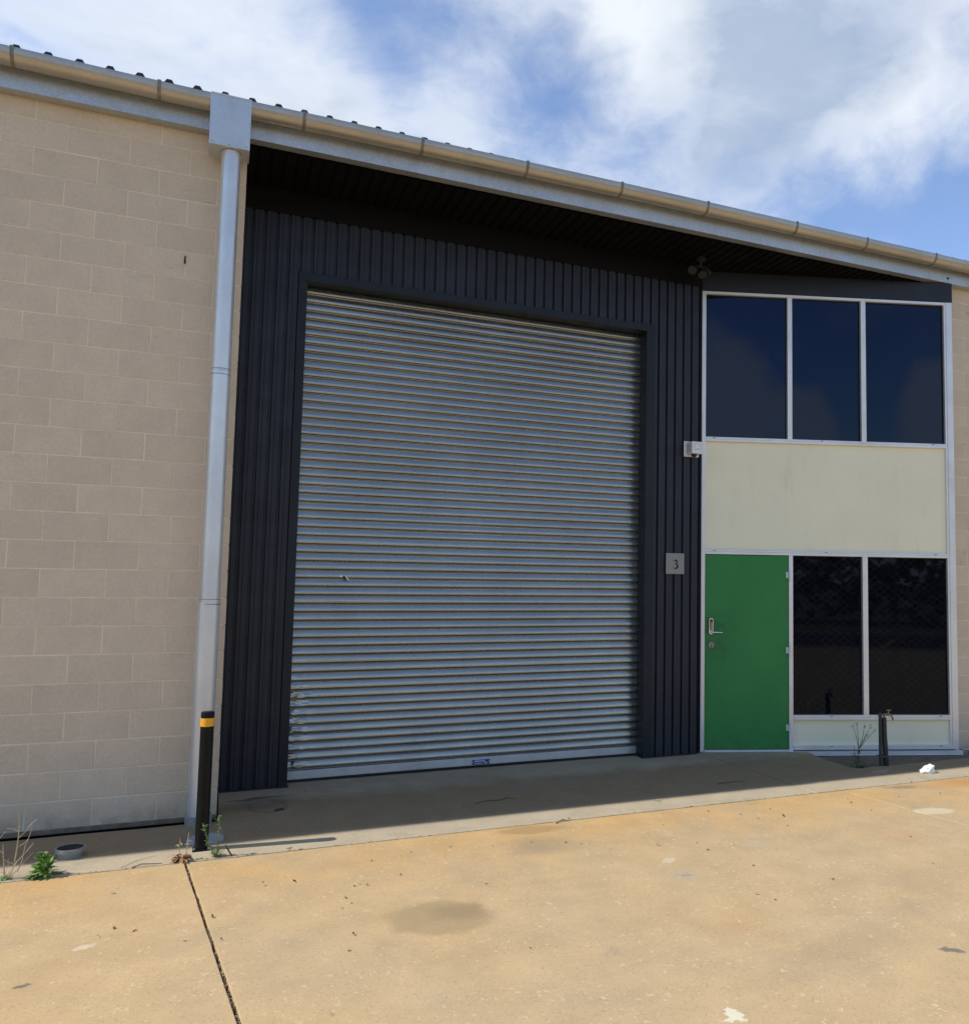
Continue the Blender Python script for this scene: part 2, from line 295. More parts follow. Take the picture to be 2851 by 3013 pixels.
# ---- concrete of the yard and the apron
def ell(t, pw, cx, cy, rx, ry, rot=0.0, soft=0.25):
    q = t.vec('SUBTRACT', pw, (cx, cy, 0.0))
    if rot:
        n = t.new('ShaderNodeVectorRotate', rotation_type='Z_AXIS'); t.put(n.inputs['Vector'], q); n.inputs['Angle'].default_value = -rot; q = n.outputs[0]
    q = t.vec('MULTIPLY', q, (1 / rx, 1 / ry, 0.0))
    return t.rng(t.vec('LENGTH', q), 1.0 + soft, 1.0 - soft)
def yard_build(apron):
    def f(t, b):
        p = wpos(t); px, py, pz = t.sep(p)
        pw = t.vec('ADD', p, t.vec('SCALE', t.vec('SUBTRACT', t.noisec(p, 7.0, 5), (0.5, 0.5, 0.5))))
        pw.node.inputs[1].links[0].from_node.inputs['Scale'].default_value = 0.16
        pf = t.vec('ADD', p, t.vec('SCALE', t.vec('SUBTRACT', t.noisec(p, 38.0, 4), (0.5, 0.5, 0.5))))
        pf.node.inputs[1].links[0].from_node.inputs['Scale'].default_value = 0.07
        big = t.noise(p, 0.75, 6, 0.62); mid = t.noise(p, 3.3, 7, 0.62); grn = t.noise(p, 210.0, 2); sp = t.noise(p, 55.0, 4, 0.7)
        if apron:
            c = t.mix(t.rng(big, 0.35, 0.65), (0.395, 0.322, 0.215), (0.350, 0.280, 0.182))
            # pale dusty strip against the door, browner traffic-worn surface outside it with eave shade painted in
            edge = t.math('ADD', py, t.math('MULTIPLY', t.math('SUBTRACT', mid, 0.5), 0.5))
            worn_shade = t.math('MULTIPLY', t.rng(edge, 0.44, 0.12), t.rng(edge, -1.0, -0.72))
            c = t.mix(t.math('MULTIPLY', worn_shade, 0.85), c, (0.270, 0.190, 0.105))
            c = t.mix(t.rng(py, -0.62, -0.85), c, (0.44, 0.37, 0.26))  # sunlit strip past the eave shadow edge painted paler
        else:
            c = t.mix(t.rng(big, 0.32, 0.68), (0.505, 0.362, 0.197), (0.465, 0.346, 0.206))
            silt = t.math('MULTIPLY', t.rng(t.math('ADD', py, t.math('MULTIPLY', t.math('SUBTRACT', mid, 0.5), 1.1)), -2.1, -1.05), t.rng(t.noise(p, 1.4, 5), 0.30, 0.60))
            c = t.mix(t.math('MULTIPLY', silt, 0.85), c, (0.530, 0.335, 0.140))
            rust = t.rng(t.noise(t.vec('ADD', p, (4.0, 9.0, 0.0)), 1.1, 6, 0.6), 0.54, 0.72)
            c = t.mix(t.math('MULTIPLY', rust, 0.40), c, (0.470, 0.315, 0.160))
        grey = t.rng(t.noise(t.vec('ADD', p, (1.0, 5.0, 0.0)), 1.9, 7, 0.66), 0.52, 0.72)
        c = t.mix(t.math('MULTIPLY', grey, 0.5 if apron else 0.22), c, (0.255, 0.235, 0.180) if apron else (0.315, 0.265, 0.175))
        m2 = t.rng(mid, 0.3, 0.7, 0.90, 1.08, False); g2 = t.rng(grn, 0.25, 0.75, 0.84, 1.16, False)
        s2 = t.rng(sp, 0.3, 0.7, 0.94, 1.06, False)
        sc_ = t.vec('SCALE', c); t.put(sc_.node.inputs['Scale'], t.math('MULTIPLY', t.math('MULTIPLY', m2, g2), s2)); c = sc_
        # worn pale flecks of exposed aggregate, broken up and unevenly spread
        for scale, thr, amt, rand in ((15.0, 0.20, 0.60, 0.50), (25.0, 0.27, 0.75, 0.38), (42.0, 0.30, 0.60, 0.40)):
            v = t.voro(pf, scale); rx = t.sep(v.outputs['Color'])
            r_ = t.math('MULTIPLY', t.rng(rx[0], rand, 1.0, 0.0, 1.0, False), thr)
            fk = t.math('LESS_THAN', v.outputs['Distance'], r_)
            fk = t.math('MULTIPLY', fk, t.rng(t.noise(p, 2.4, 4), 0.30, 0.54))
            c = t.mix(t.math('MULTIPLY', fk, amt * (0.35 if apron else 1.0)), c, (0.62, 0.485, 0.31))
        v = t.voro(p, 62.0); ag = t.math('LESS_THAN', v.outputs['Distance'], t.math('MULTIPLY', t.rng(t.sep(v.outputs['Color'])[2], 0.6, 1.0, 0.0, 1.0, False), 0.34))
        c = t.mix(t.math('MULTIPLY', ag, 0.30), c, (0.20, 0.15, 0.09))
        v = t.voro(pf, 8.0); dk = t.math('LESS_THAN', v.outputs['Distance'], t.math('MULTIPLY', t.rng(t.sep(v.outputs['Color'])[1], 0.82, 1.0, 0.0, 1.0, False), 0.10))
        c = t.mix(t.math('MULTIPLY', dk, 0.4), c, (0.20, 0.17, 0.13))
        def st(m, amt, colr):
            nonlocal c
            c = t.mix(t.math('MULTIPLY', m, amt), c, colr)
        if apron:
            st(ell(t, pw, 0.33, 0.22, 0.20, 0.16, 0.2, 0.6), 0.45, (0.10, 0.09, 0.075))
            ring = t.math('MULTIPLY', ell(t, pw, 0.36, 0.12, 0.15, 0.19, 0.2, 0.10), t.math('SUBTRACT', 1.0, ell(t, pw, 0.36, 0.13, 0.125, 0.165, 0.2, 0.12)))
            st(ring, 0.30, (0.045, 0.04, 0.035)); st(ell(t, pw, 0.44, 0.0, 0.035, 0.05, 0.0, 0.3), 0.9, (0.03, 0.028, 0.026)); st(ell(t, pw, 0.30, 0.40, 0.22, 0.035, 0.1, 0.5), 0.7, (0.06, 0.055, 0.05))
            st(ell(t, pw, 5.73, -0.60, 0.13, 0.05, 0.3, 0.4), 0.5, (0.42, 0.38, 0.31))
            st(ell(t, pw, 0.45, -0.97, 0.025, 0.012, 0.0, 0.3), 0.8, (0.10, 0.09, 0.08))
        else:
            st(ell(t, pw, 1.085, -2.45, 0.285, 0.215, -0.35, 0.22), 0.50, (0.255, 0.195, 0.105))
            st(ell(t, pw, 1.18, -2.42, 0.13, 0.10, -0.2, 0.5), 0.3, (0.17, 0.135, 0.08))
            st(ell(t, pw, 2.05, -1.17, 0.24, 0.09, -0.1, 0.35), 0.5, (0.285, 0.195, 0.085))
            st(ell(t, pw, 2.0, -1.52, 0.25, 0.16, 0.0, 0.6), 0.35, (0.22, 0.185, 0.135))
            st(ell(t, pw, 3.9, -2.95, 0.22, 0.16, 0.0, 0.6), 0.20, (0.22, 0.185, 0.13)); st(ell(t, pw, 1.75, -3.15, 0.06, 0.06, 0.0, 0.5), 0.22, (0.17, 0.155, 0.13))
            st(ell(t, pw, 2.7, -3.6, 0.45, 0.13, 0.3, 0.7), 0.16, (0.21, 0.175, 0.12))
            st(ell(t, pw, 5.48, -1.15, 0.17, 0.05, -0.2, 0.5), 0.6, (0.20, 0.16, 0.11))
            st(ell(t, pf, 5.15, -1.825, 0.17, 0.085, -0.2, 0.14), 0.75, (0.60, 0.52, 0.37))
            st(ell(t, pf, 1.965, -3.87, 0.028, 0.060, 0.15, 0.12), 0.95, (0.66, 0.62, 0.47)); st(ell(t, pf, 1.925, -3.90, 0.035, 0.013, 0.2, 0.15), 0.9, (0.66, 0.62, 0.47))
            st(ell(t, pf, 2.64, -2.09, 0.06, 0.035, 0.5, 0.2), 0.8, (0.56, 0.47, 0.33)); st(ell(t, pf, -0.57, -2.17, 0.05, 0.022, 0.4, 0.2), 0.8, (0.60, 0.52, 0.38))
            st(ell(t, pf, -0.75, -2.51, 0.042, 0.016, 0.35, 0.15), 0.85, (0.16, 0.135, 0.12)); st(ell(t, pf, 3.29, -3.75, 0.028, 0.06, 0.9, 0.2), 0.8, (0.13, 0.12, 0.105))
            st(ell(t, pf, 2.60, -2.37, 0.04, 0.022, 0.0, 0.2), 0.7, (0.22, 0.205, 0.20)); st(ell(t, pw, 2.60, -2.35, 0.11, 0.09, 0.0, 0.5), 0.4, (0.40, 0.345, 0.255))
            st(ell(t, pf, 6.2, -1.2, 0.5, 0.12, 0.0, 0.7), 0.45, (0.46, 0.20, 0.05))
            st(ell(t, pw, 3.35, -2.0, 0.10, 0.06, 0.0, 0.4), 0.4, (0.44, 0.385, 0.29))
        t.put(b.inputs['Base Color'], c)
        t.put(b.inputs['Normal'], t.bump(t.math('ADD', t.math('MULTIPLY', grn, 0.5), sp), 0.28, 0.004))
    return f
M_YARD = mat('dusty_tan_concrete', (0.4, 0.3, 0.18), 0.88, build=yard_build(False), spec=0.25)
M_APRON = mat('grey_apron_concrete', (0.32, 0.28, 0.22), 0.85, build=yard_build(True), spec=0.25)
M_ASPHALT = mat('asphalt', (0.05, 0.05, 0.05), 0.9, build=grime((0.05, 0.05, 0.052), 0.2, 3.0, 0.9, fine=60))
M_KERB = mat('kerb_concrete', (0.38, 0.35, 0.3), 0.9, build=grime((0.38, 0.35, 0.30), 0.12, 3.0, 0.9))
M_DIRT = mat('dry_grass_ground', (0.16, 0.13, 0.07), 0.95, build=grime((0.16, 0.13, 0.07), 0.3, 0.6, 0.92, fine=9))
M_LINE = mat('yellow_road_paint', (0.6, 0.36, 0.04), 0.7)
M_BELT = leafmat('tree_belt_leaf', (0.03, 0.045, 0.018), (0.07, 0.085, 0.03), 0.7)

# ------------------------------------------------------------------ mesh builder
class MB:
    def __init__(s): s.v = []; s.f = []; s.mi = []
    def quad(s, *pts, mi=0):
        i = len(s.v); s.v += [tuple(p) for p in pts]; s.f.append(tuple(range(i, i + len(pts)))); s.mi.append(mi)
    def box(s, x0, x1, y0, y1, z0, z1, xf=None, mi=0):
        P = [(x0, y0, z0), (x1, y0, z0), (x1, y1, z0), (x0, y1, z0), (x0, y0, z1), (x1, y0, z1), (x1, y1, z1), (x0, y1, z1)]
        if xf: P = [xf(*p) for p in P]
        i = len(s.v); s.v += [tuple(p) for p in P]
        for f in ((0, 3, 2, 1), (4, 5, 6, 7), (0, 1, 5, 4), (1, 2, 6, 5), (2, 3, 7, 6), (3, 0, 4, 7)): s.f.append(tuple(i + k for k in f)); s.mi.append(mi)
        return s
    def prism(s, poly, z0, z1, mi=0):                                      # poly counter-clockwise in xy
        n = len(poly); i = len(s.v)
        s.v += [(x, y, z0) for x, y in poly] + [(x, y, z1) for x, y in poly]
        s.f.append(tuple(range(i + n - 1, i - 1, -1))); s.f.append(tuple(range(i + n, i + 2 * n))); s.mi += [mi, mi]
        for k in range(n):
            j = (k + 1) % n; s.f.append((i + k, i + j, i + n + j, i + n + k)); s.mi.append(mi)
        return s
    def extr(s, prof, x0, x1, zoff=None, closed=False, nx=1, cap=False):   # (y,z) profile swept along x
        n = len(prof); i = len(s.v); xs = [x0 + (x1 - x0) * k / nx for k in range(nx + 1)]
        for x in xs:
            o = zoff(x) if zoff else 0.0
            s.v += [(x, y, z + o) for y, z in prof]
        for a in range(nx):
            for k in range(n if closed else n - 1):
                j = (k + 1) % n
                s.f.append((i + a * n + k, i + (a + 1) * n + k, i + (a + 1) * n + j, i + a * n + j)); s.mi.append(0)
        if cap: s.f.append(tuple(range(i, i + n))); s.f.append(tuple(i + nx * n + k for k in reversed(range(n)))); s.mi += [0, 0]
        return s
    def tube(s, pts, r, n=8, cap=True, mi=0):
        pts = [Vector(p) for p in pts]; rr = r if isinstance(r, (list, tuple)) else [r] * len(pts); i = len(s.v); u = None
        for k, p in enumerate(pts):
            t = (pts[min(k + 1, len(pts) - 1)] - pts[max(k - 1, 0)]).normalized()
            if u is None: u = t.cross(Vector((0, 0, 1)) if abs(t.z) < 0.9 else Vector((1, 0, 0))).normalized()
            u = (u - t * u.dot(t)).normalized(); v = t.cross(u)
            s.v += [tuple(p + (u * math.cos(2 * math.pi * a / n) + v * math.sin(2 * math.pi * a / n)) * rr[k]) for a in range(n)]
        for k in range(len(pts) - 1):
            for a in range(n):
                b = (a + 1) % n; s.f.append((i + k * n + a, i + k * n + b, i + (k + 1) * n + b, i + (k + 1) * n + a)); s.mi.append(mi)
        if cap:
            s.f.append(tuple(i + a for a in reversed(range(n)))); s.f.append(tuple(i + (len(pts) - 1) * n + a for a in range(n))); s.mi += [mi, mi]
        return s
    def lathe(s, prof, cx, cy, n=32, mi=0):                                # (r,z) about a vertical axis
        i = len(s.v)
        for r, z in prof: s.v += [(cx + r * math.cos(2 * math.pi * a / n), cy + r * math.sin(2 * math.pi * a / n), z) for a in range(n)]
        for k in range(len(prof) - 1):
            for a in range(n):
                b = (a + 1) % n; s.f.append((i + k * n + a, i + k * n + b, i + (k + 1) * n + b, i + (k + 1) * n + a)); s.mi.append(mi)
        return s
    def leaf(s, base, dirn, upv, L, W, curl=0.3, mi=0):
        base = Vector(base); dirn = Vector(dirn).normalized(); side = dirn.cross(Vector(upv))
        side = side.normalized() if side.length > 1e-4 else Vector((1, 0, 0)); nrm = side.cross(dirn)
        i = len(s.v); c = []
        for k, wd in ((0.0, 0.12), (0.35, 0.9), (0.65, 1.0), (1.0, 0.06)):
            q = base + dirn * (L * k) - nrm * (curl * L * k * k)
            s.v += [tuple(q - side * W * 0.5 * wd + nrm * W * 0.12 * wd), tuple(q), tuple(q + side * W * 0.5 * wd + nrm * W * 0.12 * wd)]
        for k in range(3):
            a = i + 3 * k
            s.f += [(a, a + 1, a + 4, a + 3), (a + 1, a + 2, a + 5, a + 4)]; s.mi += [mi, mi]
        return s
    def mesh(s, name, mats, smooth=None):
        me = bpy.data.meshes.new(name); me.from_pydata(s.v, [], s.f)
        for m in (mats if isinstance(mats, (list, tuple)) else [mats]): me.materials.append(m)
        me.polygons.foreach_set('material_index', s.mi)
        if smooth is not None:
            me.polygons.foreach_set('use_smooth', [True] * len(me.polygons)); me.update(); me.set_sharp_from_angle(angle=R(smooth))
        me.update(); return me
    def build(s, name, mats, parent=None, smooth=None, bevel=0.0):
        return link(name, s.mesh(name, mats, smooth), parent, bevel)
def link(name, me, parent=None, bevel=0.0, loc=None):
    o = bpy.data.objects.new(name, me); C.objects.link(o)
    if parent: o.parent = parent
    if loc: o.location = loc
    if bevel:
        md = o.modifiers.new('bevel', 'BEVEL'); md.width = bevel; md.segments = 2; md.limit_method = 'ANGLE'
    return o
def empty(name, loc=(0, 0, 0)):
    o = bpy.data.objects.new(name, None); C.objects.link(o); o.location = loc; o.empty_display_size = 0.1; return o
def tag(o, label=None, cat=None, group=None, kind=None):
    for k, v in (('label', label), ('category', cat), ('group', group), ('kind', kind)):
        if v: o[k] = v
    return o
def kid(parent, mb, name, mats, smooth=None, bevel=0.0):                   # part given in world coordinates under an Empty that stands elsewhere
    me = mb.mesh(name, mats, smooth); base = parent
    off = Vector((0, 0, 0))
    while base: off += base.location; base = base.parent
    me.transform(Matrix.Translation(-off)); return link(name, me, parent, bevel)

# ------------------------------------------------------------------ the setting: ground, yard slabs, road
tag(MB().prism([(-1500, -1500), (1500, -1500), (1500, 1500), (-1500, 1500)], -0.40, -0.16).build('ground', M_DIRT), kind='structure')
tag(MB().prism([(-14, -14), (22, -14), (22, 1.2), (-14, 1.2)], -0.15, -0.055).build('joint_bed', M_TRENCH), kind='structure')
yard = empty('yard'); tag(yard, kind='structure')
YT = -1.047
J1 = lambda y: -0.17 + (YT - y) * 0.1247
J2 = lambda y: 4.905 + (YT - y) * 0.158
def slab(poly, parent, m, z1=0.0, z0=-0.05):
    mb = MB().prism(poly, z0, z1); return mb.build('slab', m, parent, bevel=0.004)
def edge(fn, off, y0, y1, n, amp):                                         # slightly ragged sawn edge
    return [(fn(y0 + (y1 - y0) * k / n) + off + random.uniform(-amp, amp), y0 + (y1 - y0) * k / n) for k in range(n + 1)]
slab([(-14, YT)] + [(-14, -14)] + edge(J1, -0.0075, -14, YT, 150, 0.0016), yard, M_YARD)
slab(edge(J1, 0.0075, YT, -14, 150, 0.0016) + edge(J2, -0.003, -14, YT, 60, 0.0008), yard, M_YARD)
slab(edge(J2, 0.003, YT, -14, 60, 0.0008) + [(22, -14), (22, YT)], yard, M_YARD)
apron = empty('apron'); tag(apron, kind='structure')
AY = -1.038
def ragx(x0, x1, y, n, amp): return [(x0 + (x1 - x0) * k / n, y + random.uniform(-amp, amp)) for k in range(n + 1)]
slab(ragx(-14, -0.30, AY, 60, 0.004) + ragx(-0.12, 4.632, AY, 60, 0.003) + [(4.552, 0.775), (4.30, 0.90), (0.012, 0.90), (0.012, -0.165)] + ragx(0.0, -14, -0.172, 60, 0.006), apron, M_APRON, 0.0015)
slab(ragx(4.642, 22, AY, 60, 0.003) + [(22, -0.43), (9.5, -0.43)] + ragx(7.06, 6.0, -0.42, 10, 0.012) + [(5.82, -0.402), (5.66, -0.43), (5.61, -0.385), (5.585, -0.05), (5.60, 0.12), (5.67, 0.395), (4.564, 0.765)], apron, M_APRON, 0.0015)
MB().prism([(5.5, -0.5), (9.5, -0.5), (9.5, 0.5), (5.5, 0.8)], -0.054, -0.045).build('soil', M_SOIL, apron)
tag(MB().prism([(-40, -21), (60, -21), (60, -14.3), (-40, -14.3)], -0.15, -0.10).build('road', M_ASPHALT), kind='structure')
tag(MB().box(-40, 60, -14.3, -14.0, -0.15, 0.03).box(-40, 60, -21.3, -21.0, -0.15, 0.04).build('kerb', M_KERB), kind='structure')
tag(MB().prism([(9.0, -19.8), (9.14, -19.8), (8.0, -14.6), (7.86, -14.6)], -0.10, -0.096).build('road_marking', M_LINE), kind='structure')

# dark belt of trees over the road: seen only as the dark mass mirrored in the lower panes
mb = MB(); rr = random.Random(3)
for k in range(9000):
    x = rr.uniform(-45, 65); h = 2.9 + 0.7 * noise.noise((x * 0.16, 2.0, 0)) + 0.7 * noise.noise((x * 0.6, 5, 0))
    z = rr.uniform(0, 1) ** 0.8 * max(h, 1.2); y = -30 - rr.uniform(0, 6) * (1 - 0.5 * z / 7)
    mb.leaf((x, y, z), (rr.uniform(-1, 1), rr.uniform(-1, 1), rr.uniform(-.6, 1)), (rr.uniform(-1, 1), rr.uniform(-1, 1), 1), rr.uniform(0.35, 0.8), rr.uniform(0.3, 0.5))
tag(mb.build('tree_belt', M_BELT), 'dark belt of bushy trees across the road, mirrored in the lower windows', 'trees', kind='stuff')

# ------------------------------------------------------------------ the warehouse
WH = empty('warehouse')
tag(WH, 'warehouse unit of beige concrete block with a roller door, green door and tinted windows', 'building')
# -- block walls: every block its own part
def block_mesh(w_, h_=0.190, dep=0.10, ch=0.0022):
    mb = MB(); a, b = w_ / 2, h_ / 2
    f = [(-a + ch, 0, -b + ch), (a - ch, 0, -b + ch), (a - ch, 0, b - ch), (-a + ch, 0, b - ch)]
    e = [(-a, ch, -b), (a, ch, -b), (a, ch, b), (-a, ch, b)]
    k = [(x, dep, z) for x, _, z in e]
    mb.v = f + e + k; mb.f = [(0, 1, 2, 3)] + [(4 + i, 4 + (i + 1) % 4, (i + 1) % 4, i) for i in range(4)] + [(8 + i, 8 + (i + 1) % 4, 4 + (i + 1) % 4, 4 + i) for i in range(4)]
    mb.mi = [0] * 9
    return mb.mesh('block', M_BLOCK)
_bm = {}
def wall_of_blocks(part, x0, x1, z0, rows, phase):
    """stretcher bond; phase(row) gives the x of one perpend in that row"""
    for r in range(rows):
        j = phase(r); k0 = math.floor((x0 - j) / 0.4) - 1; k = k0
        while j + k * 0.4 < x1 - 0.02:
            a = max(j + k * 0.4, x0); b = min(j + (k + 1) * 0.4, x1); k += 1
            if b - a < 0.03: continue
            wd = round(b - a - 0.010 if b < x1 - 1e-6 else b - a - 0.005, 3)
            if wd not in _bm: _bm[wd] = block_mesh(wd)
            o = link('block', _bm[wd], part)
            o.location = (a + 0.005 + wd / 2 + random.uniform(-.0008, .0008), random.uniform(-0.0012, 0.0008), z0 + r * 0.2 + 0.1 + random.uniform(-.0008, .0008))
            o.rotation_euler = (0, 0, random.uniform(-0.002, 0.002))
lw = MB().box(-9.0, -0.006, 0.0026, 0.78, -0.012, 5.2).build('wall', M_MORTAR, WH)
wall_of_blocks(lw, -2.5, 0.0, -0.005, 26, lambda r: (-0.4 if r % 2 == 0 else -0.2))
mb = MB()
for r in range(26):
    ys = [0.105, 0.30, 0.69] if r % 2 else [0.105, 0.50, 0.69]
    for a, b in zip(ys, ys[1:]): mb.box(-0.02, 0.0, a + 0.005, b - 0.005, -0.005 + r * 0.2 + 0.005, -0.005 + r * 0.2 + 0.195)
tag(mb.build('return_block', M_BLOCK, lw), kind='stuff')
mb = MB()                                                                  # the wall goes on to the left, outside the picture
for r in range(26):
    j = -2.5 - 0.4 * 17 - (0.1 if r % 2 == 0 else -0.1)
    for k in range(18):
        a, b = max(j + 0.4 * k, -9.0), min(j + 0.4 * (k + 1), -2.5)
        if b - a > 0.04: mb.box(a + 0.005, b - 0.005, 0.0, 0.05, -0.005 + r * 0.2 + 0.005, -0.005 + r * 0.2 + 0.195)
tag(mb.build('outer_block', M_BLOCK, lw), kind='stuff')
rw = MB().box(7.30, 18.0, 0.0026, 0.4, -0.03, 5.2).build('wall', M_MORTAR, WH)
wall_of_blocks(rw, 7.296, 8.7, -0.022, 26, lambda r: (7.575 if r % 2 == 0 else 7.775))
mb = MB()                                                                  # and on to the right
for r in range(26):
    j = 8.375 if r % 2 == 0 else 8.575
    for k in range(25):
        a, b = max(j + 0.4 * k, 8.7), min(j + 0.4 * (k + 1), 18.0)
        if b - a > 0.04: mb.box(a + 0.005, b - 0.005, 0.0, 0.05, -0.022 + r * 0.2 + 0.005, -0.022 + r * 0.2 + 0.195)
tag(mb.build('outer_block', M_BLOCK, rw), kind='stuff')
rw['label'] = 'beige block wall at the right of the windows'; lw['label'] = 'beige block wall behind the silver downpipe'
# footing below the left wall, with the dark open trench in front of it
MB().box(-9.0, 0.003, -0.013, 0.10, -0.026, 0.009).build('footing', M_FOOT, WH, bevel=0.004)
MB().box(7.3, 18.0, -0.03, 0.10, -0.15, -0.03).build('footing', M_STEM, WH, bevel=0.004)
tag(MB().box(-0.402, -0.394, -0.004, 0.01, 4.105, 4.165).box(-0.404, -0.40, -0.006, 0.0, 4.12, 4.135).build('wall_gap', M_SLOT, WH))

# -- ribbed dark cladding round the roller door
TY = 0.68                                                                  # trim face
CY = 0.694                                                                 # cladding crest
PITCH = 0.0985; GX = 0.667
def clad_prof(x0, x1):
    pts = [(x0, CY)]
    k = math.floor((x0 - GX) / PITCH)
    while True:
        c = GX + k * PITCH
        if c > x1 + 0.02: break
        for dx_, dy_ in ((-0.0135, 0.0), (-0.0095, 0.024), (0.0095, 0.024), (0.0135, 0.0), (0.040, 0.0), (0.0445, -0.0032), (0.0535, -0.0032), (0.058, 0.0)):
            x = c + dx_
            if x0 < x < x1: pts.append((x, CY + dy_))
        k += 1
    pts.append((x1, CY)); return pts
def clad_sheet(x0, x1, z0, z1):
    mb = MB(); pr = clad_prof(x0, x1)
    for (xa, ya), (xb, yb) in zip(pr, pr[1:]): mb.quad((xa, ya, z0), (xb, yb, z0), (xb, yb, z1), (xa, ya, z1))
    return mb
CL = empty('cladding'); CL.parent = WH
def add_sheets(x0, x1, z0, z1, wdt=0.788):
    x = x0
    while x < x1 - 0.01:
        e = min(x + wdt, x1)
        clad_sheet(x, e, z0, z1).build('cladding_sheet', M_CLAD, CL); x = e
add_sheets(0.0, 0.50, 0.012, 4.92); add_sheets(0.50, 3.95, 4.40, 4.92); add_sheets(3.95, 4.503, 0.012, 4.92)
mb = MB(); k = -7
while GX + k * PITCH < 4.48:
    xc = GX + k * PITCH + 0.070; k += 1
    for zc in (0.14, 1.55, 3.05, 4.52, 4.86):
        if xc < 0.03 or (0.455 < xc < 3.98 and zc < 4.45): continue
        if k % 2: mb.tube([(xc, CY - 0.004, zc), (xc, CY + 0.001, zc)], 0.0055, 6)
tag(mb.build('screw', M_SCREW, CL), kind='stuff')
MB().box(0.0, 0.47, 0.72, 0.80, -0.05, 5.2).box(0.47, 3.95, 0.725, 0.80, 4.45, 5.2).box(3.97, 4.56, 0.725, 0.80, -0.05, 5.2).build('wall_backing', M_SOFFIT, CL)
# dark kick seal along the floor
for x0, x1 in ((0.0, 0.54), (3.87, 4.50)):
    MB().box(x0, x1, 0.674, 0.72, -0.004, 0.012).build('floor_seal', M_GASKET, CL, bevel=0.003)
MB().box(0.0, 4.52, 0.684, 0.76, 4.914, 5.13).build('head_flashing', M_SOFFIT, CL)
# flashing round the opening, folded back to the door curtain
DX0, DX1, DZ1 = 0.535, 3.872, 4.345
MB().box(0.463, DX0, TY, 0.90, -0.002, DZ1).build('door_trim', M_TRIM, CL, bevel=0.002)
MB().box(DX1, 3.968, TY, 0.90, -0.002, DZ1).build('door_trim', M_TRIM, CL, bevel=0.002)
MB().box(0.463, 3.968, TY - 0.002, 0.90, DZ1, 4.418).build('door_trim', M_TRIM, CL, bevel=0.002)
MB().box(0.455, 0.548, TY - 0.012, TY + 0.02, -0.003, 0.018).build('trim_foot', M_GASKET, CL, bevel=0.003)
MB().box(3.862, 3.972, TY - 0.010, TY + 0.02, -0.003, 0.012).build('trim_foot', M_GASKET, CL, bevel=0.003)

# -- roller door: curtain of interlocked curved slats
RD = empty('roller_door', (0, 0, 0)); RD.parent = WH
tag(RD, 'galvanised steel roller door of curved slats, fully closed')
DY = 0.842; PZ = 0.0744; Z0 = 0.101
SLP = [(0.0, -0.018), (0.0048, -0.018), (0.0053, 0.0015), (0.0076, 0.0038), (0.0096, 0.0044), (0.0118, 0.0026), (0.0130, -0.002), (0.0152, -0.004), (0.0166, 0.0025), (0.0190, 0.0062),
       (0.0225, 0.0084), (0.0270, 0.0094), (0.0350, 0.0090), (0.0440, 0.0076), (0.0530, 0.0054), (0.0610, 0.0030), (0.0680, 0.0006), (0.0722, -0.0012), (0.0725, -0.018), (0.0744, -0.018)]
def slat_mesh(dent, seed):
    mb = MB(); rs = random.Random(seed)
    xs = [DX0 - 0.03]
    if dent:
        x = DX0
        while x < DX0 + 0.35: xs.append(x); x += 0.011
    n = 22
    x = xs[-1]
    for k in range(1, n + 1): xs.append(x + (DX1 + 0.02 - x) * k / n)
    m = len(SLP); ph = rs.uniform(0, 50)
    for x in xs:
        for dz_, o in SLP:
            wv = 0.0012 * noise.noise((x * 0.9, ph, 0)) * (1 if 0.019 < dz_ < 0.072 else 0.3)
            tw = 0.0012 * noise.noise((x * 0.55, ph + 9, 3.0)) * (dz_ - 0.045) / 0.025 if dz_ > 0.02 else 0
            dd = 0.0
            if dent and dz_ > 0.018:
                fall = max(0.0, 1 - (x - DX0) / 0.24) ** 1.4 if x > DX0 - 0.03 else 0
                dd = dent * fall * (0.011 * noise.noise((x * 22, dz_ * 45, ph)) - 0.006 * abs(noise.noise((x * 11, dz_ * 20, ph + 4))))
            mb.v.append((x, -(o + wv + tw + dd), dz_ + dd * 0.4))
    for a in range(len(xs) - 1):
        for k in range(m - 1):
            mb.f.append((a * m + k, (a + 1) * m + k, (a + 1) * m + k + 1, a * m + k + 1)); mb.mi.append(0)
    return mb.mesh('slat', M_ROLLER, 35)
plain = [slat_mesh(0, 100 + i) for i in range(6)]
for k in range(58):
    me = slat_mesh([1.3, .9, .5, .9, 1.2, 1.0, 0.8, 1.3, 1.2, 0.5, 0.35][k], 300 + k) if k < 11 else plain[(k * 5 + k // 7) % 6]
    o = link('slat', me, RD); o.location = (0, DY + random.uniform(-.0012, .0012), Z0 + k * PZ)
    o.rotation_euler = (random.uniform(-0.022, 0.022), 0, 0)
MB().box(DX0 - 0.02, DX1 + 0.02, DY + 0.026, DY + 0.036, 0.0, 4.42).build('backing', M_SLOT, RD)
sag = lambda x: 0.010 * math.sin(max(0, min(1, (x - DX0) / (DX1 - DX0))) * math.pi)
MB().extr([(DY - 0.012, 0.026), (DY - 0.016, 0.030), (DY - 0.016, 0.094), (DY - 0.012, 0.098), (DY + 0.012, 0.098), (DY + 0.012, 0.026)], DX0 - 0.02, DX1 + 0.01, lambda x: sag(x) * 0.4, True, 20, True).build('bottom_rail', M_ZINC, RD)
MB().extr([(DY - 0.008, 0.006), (DY - 0.008, 0.026), (DY + 0.01, 0.026), (DY + 0.01, 0.006)], DX0, DX1, lambda x: sag(x) * 0.9, True, 20, True).build('rubber_seal', M_GASKET, RD)
